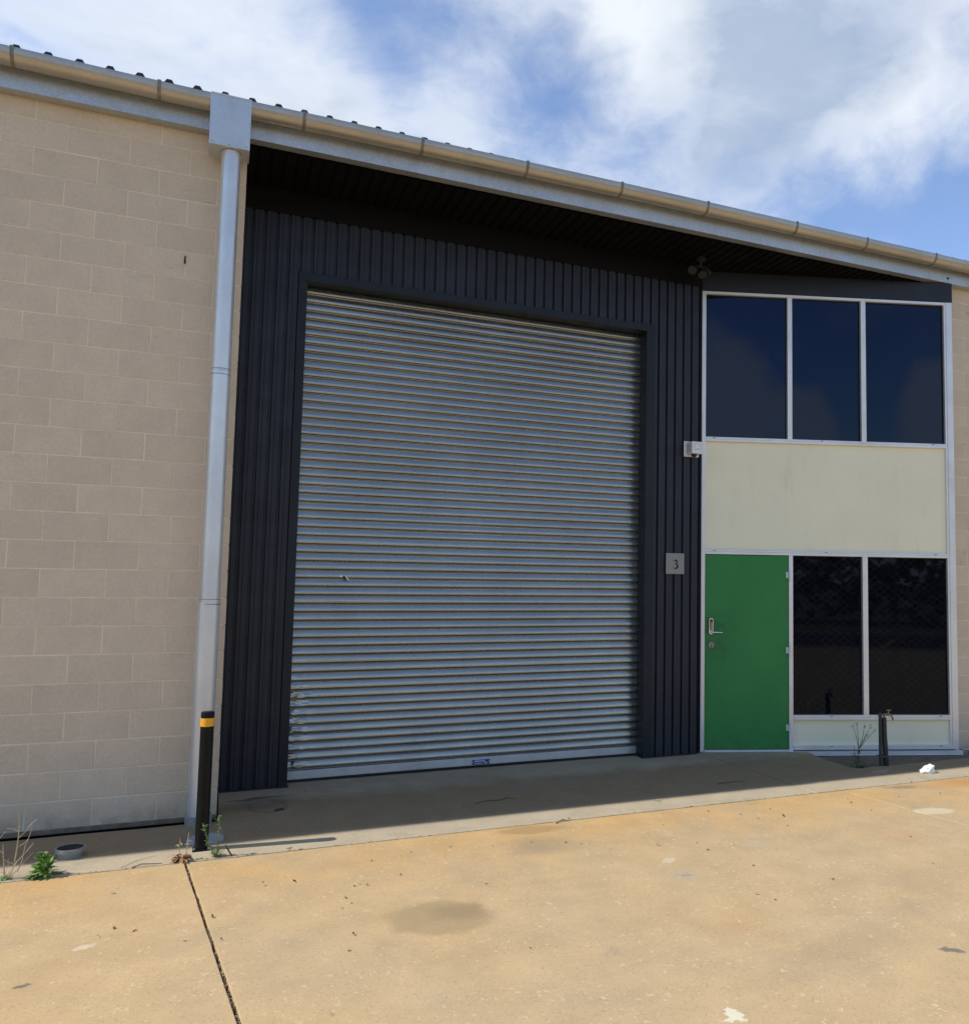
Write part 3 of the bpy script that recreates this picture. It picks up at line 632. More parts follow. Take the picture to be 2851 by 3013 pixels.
# barrel shadow box at the head and the torn white mark on one slat
MB().box(DX0, DX1, DY - 0.01, DY + 0.02, 4.395, 4.45).build('head_stop', M_SLOT, RD)
tear = MB()
tx, tz = 0.955, 1.750; DYs = DY; DY = DY - 0.004
tear.prism([(0, 0), (1, 0), (1, 1)], 0, 0.0001); tear.v = []; tear.f = []; tear.mi = []
tear.quad((tx - .032, DY - .018, tz + .010), (tx - .010, DY - .020, tz + .010), (tx - .012, DY - .018, tz + .022), (tx - .030, DY - .017, tz + .020), mi=0)
tear.quad((tx - .010, DY - .0195, tz + .004), (tx + .012, DY - .021, tz - .010), (tx + .018, DY - .021, tz - .002), (tx - .006, DY - .020, tz + .020), mi=1)
tear.quad((tx + .000, DY - .022, tz + .020), (tx + .018, DY - .022, tz - .006), (tx + .034, DY - .019, tz - .012), (tx + .030, DY - .018, tz - .001), (tx + .010, DY - .023, tz + .018), mi=2)
m_rust = mat('torn_rust', (0.03, 0.015, 0.006), 0.9)
m_tornw = mat('torn_pale_flap', (0.80, 0.70, 0.55), 0.7)
tear.v = [(tx + (x - tx) * 1.25, y - 0.002, tz + (z - tz) * 1.3) for x, y, z in tear.v]
tear.build('torn_patch', [M_RAG, m_rust, m_tornw], RD); DY = DYs
# blue maker's label with pale lettering too small to read
LBZ = 0.058
MB().box(2.165, 2.335, DY - 0.0185, DY - 0.014, LBZ - 0.021, LBZ + 0.021).build('label_plate', M_STICKER, RD)
mb = MB(); rs = random.Random(5)
for zz, hh, xa, xb in ((LBZ + 0.006, 0.011, 2.188, 2.275), (LBZ - 0.012, 0.007, 2.188, 2.262)):
    x = xa
    while x < xb:
        wd = rs.uniform(0.0035, 0.007); mb.box(x, x + wd, DY - 0.0192, DY - 0.0180, zz - hh * 0.2, zz + hh * rs.uniform(0.6, 0.8)); x += wd + 0.0022
mb.box(2.282, 2.289, DY - 0.0192, DY - 0.0180, LBZ - 0.014, LBZ + 0.015).box(2.289, 2.303, DY - 0.0192, DY - 0.0180, LBZ - 0.014, LBZ - 0.009).box(2.301, 2.310, DY - 0.0192, DY - 0.0180, LBZ - 0.016, LBZ - 0.003)
for x in (2.172, 2.326): mb.box(x - .004, x + .004, DY - .0195, DY - .018, LBZ - .004, LBZ + .005)
mb.build('lettering', M_WHITEINK, RD)

# -- splayed shopfront
A = Vector((4.556, 0.78)); T = Vector((0.9498, -0.3128)); T.normalize(); OUT = Vector((T.y, -T.x))
def S3(s_, n_, z_): q = A + T * s_ + OUT * n_; return (q.x, q.y, z_)
def sb(mb, s0, s1, n0, n1, z0, z1, mi=0): return mb.box(s0, s1, -n1, -n0, z0, z1, xf=lambda x, y, z: S3(x, -y, z), mi=mi)
SF = empty('shopfront'); SF.parent = WH
def part(name, m, *boxes, bevel=0.002, parent=None):
    mb = MB()
    for b_ in boxes: sb(mb, *b_)
    return mb.build(name, m, parent or SF, bevel=bevel)
FB = -0.10
part('jamb', M_ALU, (0.0, 0.076, FB, 0.0, 0.0, 4.910))
part('jamb', M_ALU, (2.766, 2.789, FB, -0.004, 0.018, 4.910), (2.7895, 2.858, FB, 0.002, 0.018, 4.910))
part('head', M_ALU, (0.0762, 2.7658, FB, -0.001, 4.880, 4.910))
for a, b in ((0.977, 1.029), (1.806, 1.861)): part('mullion', M_ALU, (a, b, FB, 0.001, 3.2975, 4.8798))
part('transom', M_ALU, (0.0762, 2.7658, FB, -0.003, 3.294, 3.316), (0.0762, 2.7658, FB, 0.004, 3.268, 3.293))
part('transom', M_ALU, (0.0762, 2.7658, FB, -0.003, 2.088, 2.107), (0.0762, 2.7658, FB, 0.004, 2.060, 2.0875))
part('mullion', M_ALU, (0.987, 1.032, FB, 0.001, 0.0, 2.0598))
part('mullion', M_ALU, (1.804, 1.861, FB, 0.001, 0.352, 2.0598))
part('sill', M_ALU, (1.0322, 2.7658, FB, -0.002, 0.3505, 0.376), (1.0322, 2.7658, FB, 0.005, 0.327, 0.350))
part('bottom_rail', M_ALU, (1.0322, 2.7658, FB, -0.002, 0.040, 0.062), (1.0322, 2.7658, FB, 0.004, 0.0165, 0.0395))
part('sill_flashing', M_ALU, (0.99, 2.885, FB, 0.028, -0.003, 0.003), (1.06, 2.889, 0.021, 0.028, -0.034, -0.0032), (1.06, 2.889, 0.021, 0.036, -0.039, -0.0345), bevel=0.001)
part('threshold', M_ALU, (0.0762, 0.9868, FB, 0.012, -0.002, 0.020))
part('cover_strip', M_TAPE, (-0.003, 0.041, 0.0, 0.012, 0.012, 3.574))
for s0, s1, z0, z1, m in ((0.0762, 0.977, 3.3162, 4.8798, M_GLASS), (1.029, 1.806, 3.3162, 4.8798, M_GLASS), (1.861, 2.7658, 3.3162, 4.8798, M_GLASS),
                          (1.0322, 1.804, 0.3762, 2.0598, M_GLASS2), (1.861, 2.7658, 0.3762, 2.0598, M_GLASS2)):
    part('pane', m, (s0, s1, -0.052, -0.044, z0, z1), bevel=0)
    e = 0.008
    part('gasket', M_GASKET, (s0, s0 + e, -0.044, -0.036, z0, z1), (s1 - e, s1, -0.044, -0.036, z0, z1), (s0 + e, s1 - e, -0.044, -0.036, z0, z0 + e), (s0 + e, s1 - e, -0.044, -0.036, z1 - e, z1), bevel=0)
part('panel', M_CREAM, (0.0762, 2.7658, -0.05, -0.030, 2.1072, 3.2678), bevel=0)
part('panel', M_CREAM, (1.0322, 2.7658, -0.05, -0.032, 0.0622, 0.3268), bevel=0)
mb = MB()
for s_, z_ in ((0.17, 3.305), (1.36, 3.305), (2.62, 3.305), (0.18, 2.098), (1.40, 2.098), (2.63, 2.098), (1.45, 0.364), (2.66, 0.364), (1.45, 0.05), (2.66, 0.05)): sb(mb, s_ - 0.013, s_ + 0.013, -0.004, 0.0015, z_ - 0.0025, z_ + 0.0025)
mb.build('weep_slot', M_SLOT, SF)
part('backing', M_SLOT, (0.0, 2.858, -0.14, -0.11, -0.05, 5.12), bevel=0)
part('fascia', M_CLAD, (-0.05, 2.862, -0.02, 0.006, 4.915, 5.128))
part('stem_wall', M_STEM, (0.98, 2.95, -0.14, 0.012, -0.16, -0.0042), bevel=0.004)
# green entry door with keypad lock, key cylinder and three hinges
mb = MB(); sb(mb, 0.081, 0.983, -0.05, -0.008, 0.027, 2.054)
DR = mb.build('door', M_DOOR, SF, bevel=0.002); DR['label'] = 'green painted entry door'
# fittings are third level, so the door hangs straight under the warehouse
DR.parent = WH
def disc(mb, s_, z_, r, n0, n1, seg=20, mi=0):
    a = [S3(s_ + r * math.cos(2 * math.pi * k / seg), n0, z_ + r * math.sin(2 * math.pi * k / seg)) for k in range(seg)]
    b = [S3(s_ + r * math.cos(2 * math.pi * k / seg), n1, z_ + r * math.sin(2 * math.pi * k / seg)) for k in range(seg)]
    i = len(mb.v); mb.v += a + b
    mb.f.append(tuple(i + seg + k for k in range(seg))); mb.mi.append(mi)
    for k in range(seg):
        j = (k + 1) % seg; mb.f.append((i + k, i + j, i + seg + j, i + seg + k)); mb.mi.append(mi)
def pill(mb, s_, z0, z1, r, n0, n1, mi=0):
    seg = 12; pts = [(s_ + r * math.cos(math.pi * k / seg), z1 + r * math.sin(math.pi * k / seg)) for k in range(seg + 1)] + [(s_ - r * math.cos(math.pi * k / seg), z0 - r * math.sin(math.pi * k / seg)) for k in range(seg + 1)]
    i = len(mb.v); n = len(pts); mb.v += [S3(a, n0, b) for a, b in pts] + [S3(a, n1, b) for a, b in pts]
    mb.f.append(tuple(i + n + k for k in range(n))); mb.mi.append(mi)
    for k in range(n):
        j = (k + 1) % n; mb.f.append((i + k, i + j, i + n + j, i + n + k)); mb.mi.append(mi)
mb = MB(); pill(mb, 0.141, 1.238, 1.366, 0.030, -0.008, 0.004, mi=1); pill(mb, 0.142, 1.240, 1.364, 0.025, 0.004, 0.014, mi=0); pill(mb, 0.142, 1.262, 1.358, 0.0165, 0.014, 0.0155, mi=1)
for a in range(2):
    for b in range(6): disc(mb, 0.136 + a * 0.013, 1.268 + b * 0.0135, 0.0048, 0.0155, 0.019, 8, mi=0)
lock = mb.build('keypad_lock', [M_CHROME, M_DARKMETAL], DR, smooth=40)
mb = MB(); disc(mb, 0.143, 1.240, 0.019, 0.014, 0.030); 
mb.tube([S3(0.143, 0.030, 1.240), S3(0.143, 0.052, 1.240), S3(0.152, 0.060, 1.240), S3(0.19, 0.061, 1.239), S3(0.252, 0.058, 1.237)], [0.011, 0.010, 0.009, 0.0085, 0.007], 10)
mb.build('lever_handle', M_CHROME, DR, smooth=40)
mb = MB(); disc(mb, 0.146, 1.105, 0.032, -0.008, 0.006); disc(mb, 0.146, 1.105, 0.024, 0.006, 0.009)
cyl = mb.build('key_cylinder', M_PLATE, DR, smooth=40)
mb = MB(); disc(mb, 0.146, 1.102, 0.0065, 0.009, 0.0095, 10); sb(mb, 0.1435, 0.1485, 0.009, 0.0096, 1.076, 1.102); mb.build('keyhole', M_SLOT, DR)
for zc in (1.851, 1.053, 0.246):
    mb = MB()
    mb.tube([S3(0.988, 0.010, zc - 0.062), S3(0.988, 0.010, zc + 0.062)], 0.0085, 10)
    sb(mb, 0.957, 0.985, -0.009, -0.003, zc - 0.032, zc + 0.032); sb(mb, 0.990, 1.004, 0.0, 0.005, zc - 0.062, zc + 0.062)
    mb.build('hinge', M_HINGE, DR, smooth=40)

# -- eaves: beam, soffit, roof, gutter, rainhead and downpipe
MB().extr([(-0.1, 5.135), (-0.1, 5.36), (-0.094, 5.36), (-0.094, 5.141), (-0.014, 5.141), (-0.014, 5.165), (-0.008, 5.165), (-0.008, 5.135)], -9.1, 18.1, None, True, 1, True).build('eaves_beam', M_GALV, WH, bevel=0.002)
mb = MB(); q = Vector((7.236, -0.1, 5.188))
mb.tube([(q.x, q.y - 0.006, q.z), (q.x, q.y, q.z)], 0.013, 6); mb.tube([(q.x, q.y - 0.012, q.z), (q.x, q.y - 0.006, q.z)], 0.007, 8); mb.build('bolt', M_DARKMETAL, WH)
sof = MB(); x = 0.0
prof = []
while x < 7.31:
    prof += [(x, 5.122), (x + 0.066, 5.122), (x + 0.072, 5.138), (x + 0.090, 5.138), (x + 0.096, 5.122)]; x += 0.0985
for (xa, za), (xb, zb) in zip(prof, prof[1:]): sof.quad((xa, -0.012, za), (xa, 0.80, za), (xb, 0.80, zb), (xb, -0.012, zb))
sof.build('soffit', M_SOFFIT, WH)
# roof sheet with trapezoid ribs, eaves overhanging the gutter
RF = MB()
def rtop(x): return 5.400 if x < 1.0 else (5.400 - 0.020 * min(1, (x - 1.0) / 2.0) if x < 4.5 else 5.380 + 0.008 * min(1, (x - 4.5) / 2.5))
pitch_r = 0.1905; k = -6
prof = []
x = 0.0145 - 48 * pitch_r
while x < 18.2:
    prof += [(x - 0.034, 0.0), (x - 0.016, 0.027), (x + 0.016, 0.027), (x + 0.034, 0.0)]; x += pitch_r
for (xa, za), (xb, zb) in zip(prof, prof[1:]):
    a0 = rtop(xa) + za; b0 = rtop(xb) + zb
    RF.quad((xa, -0.16, a0), (xb, -0.16, b0), (xb, 7.0, b0 + 0.30), (xa, 7.0, a0 + 0.30))
    RF.quad((xa, -0.16, rtop(xa) - 0.006), (xb, -0.16, rtop(xb) - 0.006), (xb, -0.16, b0), (xa, -0.16, a0))
RF.build('roof', M_ROOF, WH)
MB().box(-9.0, 18.0, 0.02, 7.0, 5.21, 5.40).build('roof_frame', M_SOFFIT, WH)
MB().box(-9.0, 18.0, 6.8, 7.0, -0.1, 5.4).box(-9.0, -8.8, 0.8, 6.8, -0.1, 5.4).box(17.8, 18.0, 0.4, 6.8, -0.1, 5.4).build('rear_wall', M_BLOCK, WH)
def gz(x):
    P = [(-9.1, 0.004), (-1.6, 0.002), (-0.3, -0.011), (0.55, 0.001), (3.4, 0.011), (5.0, 0.008), (7.0, 0.005), (18.2, 0.004)]
    for (a, za), (b, zb) in zip(P, P[1:]):
        if x <= b: return za + (zb - za) * (x - a) / (b - a)
    return 0.0
gp = []; gc = (-0.195, 5.325); gr = 0.075
for k in range(19):
    a = math.pi * k / 18; gp.append((gc[0] - gr * math.cos(a), gc[1] - gr * math.sin(a)))
bead = [(gc[0] - gr + 0.007 + 0.0075 * math.cos(a), 5.344 + 0.0075 * math.sin(a)) for a in [R(x_) for x_ in (-30, 30, 90, 150, 195)]]
gp = bead + [(gc[0] - gr, 5.335)] + gp + [(gc[0] + gr, 5.36)]
inner = [(y + (0.0016 if i < 12 else 0.0), z + 0.0016) for i, (y, z) in enumerate(gp)][::-1]
GU = MB().extr(gp + inner, -9.1, 18.1, gz, True, 90, True).build('gutter', M_GUTTER, WH, smooth=50)
for bx in (-8.71, -7.81, -6.91, -6.01, -5.11, -4.21, -3.31, -2.41, -1.51, -0.612, 0.39, 1.308, 2.215, 3.118, 4.022, 5.054, 5.948, 6.899, 7.85, 8.75, 9.65, 10.55, 11.45, 12.35, 13.25, 14.15, 15.05, 15.95, 16.85, 17.75):
    o_ = gz(bx); mb = MB()
    sp_ = [(gc[0] - (gr + 0.003) * math.cos(a), gc[1] - (gr + 0.003) * math.sin(a)) for a in [math.pi * (k / 16) for k in range(-1, 15)]]
    sp_ = [(gc[0] - gr + 0.004, 5.357), (gc[0] - gr - 0.004, 5.352)] + sp_
    inn = [(gc[0] + (y - gc[0]) * 0.955, gc[1] + (z - gc[1]) * 0.955) for y, z in sp_][::-1]
    mb.extr(sp_ + inn, bx - 0.012, bx + 0.012, lambda x: o_, True, 1, True)
    mb.box(bx - 0.012, bx + 0.012, gc[0] - gr - 0.004, -0.10, 5.352 + o_, 5.356 + o_)
    mb.build('bracket', M_STRAP, GU, smooth=40)
for jx in (1.85,):
    pass
RH = MB(); RH.box(-0.266, 0.008, -0.282, -0.062, 4.948, 5.340)
RHo = RH.build('rainhead', M_ZINC, WH, bevel=0.003)
mb = MB(); mb.box(-0.2685, -0.2625, -0.2855, -0.06, 4.945, 5.343).box(0.0045, 0.0105, -0.2855, -0.06, 4.945, 5.343).box(-0.262, 0.004, -0.2855, -0.2815, 5.332, 5.343)
mb.build('folded_edge', M_PIPE, RHo, bevel=0.001)
mb = MB()
for x_, z_ in ((-0.245, 4.968), (-0.13, 4.962), (-0.015, 4.966)): mb.tube([(x_, -0.2845, z_), (x_, -0.282, z_)], 0.0035, 6)
mb.build('rivet', M_DARKMETAL, RHo)
PX, PY = -0.114, -0.185
DP = MB().lathe([(0.067, 1.56), (0.067, 4.95)], PX, PY, 40).lathe([(0.0705, 1.555), (0.0705, 1.590)], PX, PY, 40).lathe([(0.0755, 0.05), (0.0745, 1.572), (0.067, 1.576)], PX - 0.004, PY, 40).build('downpipe', M_PIPE, WH, smooth=40)
mb = MB().lathe([(0.0685, 3.245), (0.0690, 3.250), (0.0690, 3.280), (0.0670, 3.284)], PX, PY, 40); mb.build('pipe_collar', M_PIPE, DP, smooth=40)
for pr_ in ([(0.0676, 3.241), (0.0690, 3.2435), (0.0676, 3.246)], [(0.0676, 3.282), (0.0688, 3.2838), (0.0676, 3.2856)], [(0.0750, 1.5545), (0.0768, 1.5565), (0.0750, 1.5585)], [(0.0695, 1.5885), (0.0715, 1.5905), (0.067, 1.593)], [(0.067, 4.944), (0.0715, 4.949)]):
    MB().lathe(pr_, PX, PY, 40).build('seam', M_SEAM, DP, smooth=40)
MB().lathe([(0.078, 0.066), (0.0885, 0.062), (0.0885, 0.0), (0.0, 0.0)], PX - 0.004, PY, 40).build('pipe_foot', M_PVC, DP, smooth=40)

# ------------------------------------------------------------------ things fixed to the building
t = empty('number_plate', (4.221, 0.675, 1.948)); tag(t, 'square grey metal plate with a black number 3 on the dark cladding', 'sign')
kid(t, MB().box(4.114, 4.328, 0.674, 0.679, 1.841, 2.055), 'plate', M_PLATE, bevel=0.001)
kid(t, MB().box(4.13, 4.15, 0.679, 0.6945, 1.86, 2.04).box(4.29, 4.31, 0.679, 0.6945, 1.86, 2.04), 'spacer', M_DARKMETAL)
def digit3(cx, cz, w_, h_, y):                                             # roman-style 3: two open bowls with swelling strokes
    mb = MB()
    def stroke(pts, ws):
        L = []; Rr = []
        for k, (x, z) in enumerate(pts):
            xa, za = pts[max(k - 1, 0)]; xb, zb = pts[min(k + 1, len(pts) - 1)]
            tx_, tz_ = xb - xa, zb - za; l = math.hypot(tx_, tz_) or 1; nx, nz = -tz_ / l, tx_ / l
            L.append((cx + (x + nx * ws[k] / 2) * w_, y, cz + (z + nz * ws[k] / 2 * w_ / h_) * h_)); Rr.append((cx + (x - nx * ws[k] / 2) * w_, y, cz + (z - nz * ws[k] / 2 * w_ / h_) * h_))
        for k in range(len(pts) - 1): mb.quad(L[k], L[k + 1], Rr[k + 1], Rr[k])
    up_ = [(-0.02 + 0.36 * math.cos(a), 0.26 + 0.235 * math.sin(a)) for a in [R(x_) for x_ in range(158, -76, -13)]]
    n = len(up_); stroke(up_, [0.11 + 0.22 * math.sin(math.pi * min(1, max(0, (k / (n - 1) - 0.12) / 0.88))) ** 1.5 for k in range(n)])
    lo = [(-0.06 + 0.52 * math.cos(a), -0.205 + 0.285 * math.sin(a)) for a in [R(x_) for x_ in range(96, -128, -12)]]
    n = len(lo); stroke(lo, [0.10 + 0.27 * math.sin(math.pi * k / (n - 1)) ** 1.3 for k in range(n)])
    stroke([(-0.13, 0.075), (-0.02, 0.068), (0.10, 0.055)], [0.06, 0.07, 0.09])
    stroke([(-0.38, -0.43), (-0.44, -0.385), (-0.47, -0.35)], [0.09, 0.17, 0.12])
    stroke([(-0.35, 0.345), (-0.355, 0.36)], [0.09, 0.05])
    return mb
kid(t, digit3(4.222, 1.940, 0.060, 0.086, 0.6732), 'numeral', M_BLACKINK)

t = empty('alarm_siren', (4.39, 0.69, 3.15)); tag(t, 'white alarm siren box with a blue lens beneath, mounted high on the dark cladding', 'alarm')
kid(t, MB().box(4.322, 4.50, 0.683, 0.693, 3.070, 3.232), 'back_plate', M_WHITEPLAST, bevel=0.004)
b_ = MB(); X0, X1, Y0, Y1, ZB, ZT = 4.340, 4.462, 0.545, 0.684, 3.088, 3.212
b_.box(X0, X1, Y0, Y1, ZB, ZT); kid(t, b_, 'housing', M_WHITEPLAST, bevel=0.004)
b_ = MB()
for k in range(9): b_.box(X0 - 0.0015, X0 + 0.001, Y0 + 0.020, Y1 - 0.022, ZB + 0.018 + k * 0.0105, ZB + 0.0225 + k * 0.0105)
kid(t, b_, 'vent_slot', M_GREYPLAST)
b_ = MB(); fx0, fx1, fz0, fz1 = 4.366, 4.442, 3.125, 3.190
for bx in ((fx0, fx1, fz0, fz0 + .004), (fx0, fx1, fz1 - .004, fz1), (fx0, fx0 + .004, fz0 + .004, fz1 - .004), (fx1 - .004, fx1, fz0 + .004, fz1 - .004)): b_.box(bx[0], bx[1], Y0 - 0.0012, Y0 + 0.001, bx[2], bx[3])
b_.box(fx0 + 0.025, fx0 + 0.050, Y0 - 0.0012, Y0 + 0.001, fz0 + 0.012, fz0 + 0.016)
kid(t, b_, 'label_frame', M_GREYPLAST)
b_ = MB(); b_.lathe([(0.0, ZB - 0.028), (0.020, ZB - 0.028), (0.030, ZB - 0.020), (0.032, ZB)], 4.395, 0.60, 20); kid(t, b_, 'strobe_lens', M_BLUELENS, smooth=40)
b_ = MB()
for z_ in (3.085, 3.125, 3.178, 3.215): b_.box(4.326, 4.332, 0.681, 0.684, z_ - 0.004, z_ + 0.004)
kid(t, b_, 'screw', M_DARKMETAL)

t = empty('floodlight', (4.372, 0.45, 5.122)); tag(t, 'small dark twin floodlight hanging under the eaves above the windows', 'floodlight')
kid(t, MB().lathe([(0.0, 5.122), (0.05, 5.122), (0.05, 5.10), (0.038, 5.092), (0.0, 5.092)], 4.372, 0.45, 20), 'base', M_DARKMETAL, smooth=40)
kid(t, MB().tube([(4.372, 0.45, 5.092), (4.372, 0.45, 5.02)], 0.014, 10).tube([(4.31, 0.45, 5.03), (4.43, 0.45, 5.03)], 0.011, 10), 'stem', M_DARKMETAL, smooth=40)
def head(p, dirn):
    p = Vector(p); dirn = Vector(dirn).normalized(); b_ = MB()
    b_.tube([p, p + dirn * 0.03, p + dirn * 0.085, p + dirn * 0.10], [0.020, 0.036, 0.046, 0.048], 18); h = kid(t, b_, 'lamp_head', M_DARKMETAL, smooth=40)
    b_ = MB(); b_.tube([p + dirn * 0.0995, p + dirn * 0.103], 0.041, 18); me = b_.mesh('lens', M_LENS, 40); off = t.location.copy(); me.transform(Matrix.Translation(-off)); link('lens', me, h)
head((4.315, 0.45, 5.02), (-0.62, -0.35, -0.55)); head((4.385, 0.45, 5.01), (-0.20, -0.45, -0.75))
b_ = MB(); b_.tube([(4.425, 0.45, 5.03), (4.455, 0.43, 4.985), (4.462, 0.42, 4.95)], [0.016, 0.028, 0.022], 12); kid(t, b_, 'motion_sensor', M_DARKMETAL, smooth=40)

# ------------------------------------------------------------------ things on the ground
t = empty('bollard', (-0.086, -0.815, 0)); tag(t, 'slim black steel bollard with a yellow band, in front of the downpipe', 'bollard')
bx, by, br = -0.086, -0.806, 0.0405
kid(t, MB().lathe([(br, 0.012), (br, 0.874), (br - 0.006, 0.879), (0.0, 0.880)], bx, by, 32), 'post', M_BLACKPAINT, smooth=40)
kid(t, MB().lathe([(br, 0.786), (br + 0.0012, 0.787), (br + 0.0012, 0.838), (br, 0.839)], bx, by, 32), 'band', M_YELLOW, smooth=40)
kid(t, MB().box(-0.138, -0.034, -0.856, -0.756, 0.0, 0.013), 'base_plate', M_BLACKPAINT, bevel=0.003)
b_ = MB()
for x_, y_ in ((-0.128, -0.846), (-0.044, -0.846)): b_.tube([(x_, y_, 0.013), (x_, y_, 0.021)], 0.006, 6)
kid(t, b_, 'bolt', M_GALV)

t = empty('inspection_cover', (-0.065, -0.60, 0)); tag(t, 'round flat grey cover on the concrete behind the bollard', 'drain cover')
kid(t, MB().lathe([(0.0, 0.016), (0.112, 0.016), (0.118, 0.012), (0.118, 0.0)], -0.065, -0.612, 32), 'cover', M_CAP, smooth=30)

t = empty('floor_drain', (-0.83, -0.66, 0)); tag(t, 'raised round grey drain with a black grate near the block wall', 'drain')
dcx, dcy = -0.833, -0.668
kid(t, MB().lathe([(0.070, 0.0), (0.070, 0.036)], dcx, dcy, 32), 'riser', M_PVC, smooth=40)
kid(t, MB().lathe([(0.070, 0.034), (0.083, 0.036), (0.083, 0.058), (0.081, 0.060), (0.074, 0.060), (0.072, 0.055)], dcx, dcy, 40), 'rim', M_PVC, smooth=40)
b_ = MB().lathe([(0.0, 0.052), (0.072, 0.054)], dcx, dcy, 32)
for k in range(-5, 6):
    c_ = 0.012 * k; h_ = math.sqrt(0.071 ** 2 - c_ ** 2); b_.box(dcx - h_, dcx + h_, dcy + c_ - 0.003, dcy + c_ + 0.003, 0.053, 0.058)
kid(t, b_, 'grate', M_GRATE)

t = empty('garden_tap', (5.955, -0.385, 0)); tag(t, 'standpipe tap on a short post with black pipe, in front of the cream panel', 'tap')
kid(t, MB().box(5.934, 5.954, -0.40, -0.365, -0.02, 0.505), 'post', M_POSTGREY, bevel=0.003)
kid(t, MB().tube([(5.985, -0.412, -0.02), (5.980, -0.412, 0.10), (5.970, -0.412, 0.28), (5.966, -0.412, 0.462)], [0.027, 0.026, 0.023, 0.021], 14), 'pipe', M_RUBBER, smooth=40)
kid(t, MB().box(5.912, 6.008, -0.440, -0.36, 0.088, 0.096), 'clamp', M_POSTGREY)
b_ = MB(); b_.tube([(5.966, -0.412, 0.455), (5.966, -0.412, 0.49), (5.972, -0.425, 0.497), (5.985, -0.45, 0.497)], [0.012, 0.014, 0.015, 0.013], 12)
b_.tube([(5.985, -0.44, 0.497), (6.004, -0.465, 0.492), (6.012, -0.478, 0.468), (6.013, -0.480, 0.445)], [0.012, 0.011, 0.010, 0.011], 12); b_.tube([(5.985, -0.45, 0.497), (5.985, -0.45, 0.540)], 0.008, 10)
kid(t, b_, 'tap_body', M_BRASS, smooth=40)
kid(t, MB().tube([(5.955, -0.452, 0.541), (6.016, -0.448, 0.537)], 0.006, 8), 'tap_handle', M_BRASS, smooth=40)

# crumpled white plastic
bm = bmesh.new(); bmesh.ops.create_icosphere(bm, subdivisions=4, radius=1.0)
for v in bm.verts:
    n_ = v.co.normalized(); f_ = 1 + 0.38 * noise.noise(n_ * 2.1 + Vector((3, 1, 7))) + 0.20 * abs(noise.noise(n_ * 5.0)) + 0.08 * noise.noise(n_ * 13)
    v.co = Vector((n_.x * 0.066 * f_, n_.y * 0.050 * f_, max(-0.018, n_.z * 0.050 * f_ * (1.0 + 0.35 * n_.x)) + 0.018))
me = bpy.data.meshes.new('plastic_bag'); bm.to_mesh(me); bm.free(); me.materials.append(M_RAG)
me.polygons.foreach_set('use_smooth', [True] * len(me.polygons)); me.set_sharp_from_angle(angle=R(28))
o = link('plastic_bag', me, None, loc=(6.135, -0.80, 0.001)); tag(o, 'crumpled white plastic bag lying at the edge of the shade', 'litter')

# ------------------------------------------------------------------ weeds
rw_ = random.Random(11)
def rv(a, b): return rw_.uniform(a, b)
# leafy green weed
t = empty('leafy_weed', (-0.915, -1.015, 0)); tag(t, 'low bright green leafy weed beside the round drain', 'weed')
b_ = MB()
for k in range(120):
    az = rv(0, 6.283); el = rv(0.05, 1.35); L = rv(0.030, 0.066); rr_ = rv(0.0, 0.050) * (1.2 - 0.7 * el); h0 = rv(0.003, 0.085) * min(1, el + 0.15)
    dn = (math.cos(az) * math.cos(el), math.sin(az) * math.cos(el), math.sin(el))
    b_.leaf((-0.915 + rr_ * math.cos(az), -1.015 + rr_ * math.sin(az), h0), dn, (rv(-.4, .4), rv(-.4, .4), 1), L, L * rv(0.36, 0.52), rv(0.05, 0.6))
for k in range(14):
    az = rv(0, 6.283); b_.leaf((-0.917 + rv(-.010, .010), -1.012 + rv(-.010, .010), rv(0.09, 0.135)), (math.cos(az), math.sin(az), rv(0.4, 1.6)), (0, 0, 1), rv(0.025, 0.042), rv(0.014, 0.022), 0.3)
kid(t, b_, 'foliage', M_LEAF, smooth=60)
kid(t, MB().tube([(-0.915, -1.015, 0), (-0.919, -1.013, 0.06), (-0.916, -1.012, 0.13)], [0.005, 0.004, 0.003], 6), 'stem', M_LEAF)
# dead branching stalk at the left edge
t = empty('dead_weed', (-1.10, -0.99, 0)); tag(t, 'dry straw coloured dead weed at the left edge of the yard', 'weed')
b_ = MB()
def br_(pts, r0, r1): n = len(pts); b_.tube([(x_, y_, z_) for x_, y_, z_ in pts], [r0 + (r1 - r0) * k / (n - 1) for k in range(n)], 5)
br_([(-1.095, -0.99, 0), (-1.07, -0.985, 0.075), (-1.062, -0.98, 0.17), (-1.058, -0.98, 0.245), (-1.058, -0.985, 0.32), (-1.066, -0.99, 0.375)], 0.0042, 0.0022)
br_([(-1.058, -0.98, 0.225), (-1.025, -0.985, 0.26), (-0.995, -1.0, 0.305), (-0.968, -1.005, 0.33)], 0.0028, 0.0014)
br_([(-1.06, -0.98, 0.26), (-1.085, -0.99, 0.285), (-1.115, -1.0, 0.29)], 0.0025, 0.0013)
br_([(-1.062, -0.98, 0.17), (-1.03, -0.97, 0.19), (-1.01, -0.97, 0.215)], 0.0022, 0.0011)
br_([(-1.11, -0.995, 0), (-1.118, -1.0, 0.09), (-1.125, -1.0, 0.16), (-1.128, -1.0, 0.20)], 0.004, 0.0024)
br_([(-1.118, -1.0, 0.115), (-1.10, -0.995, 0.10), (-1.075, -0.99, 0.085)], 0.0025, 0.002)
br_([(-1.125, -1.0, 0.15), (-1.16, -1.0, 0.19), (-1.15, -1.0, 0.235), (-1.118, -1.0, 0.275)], 0.0025, 0.0012)
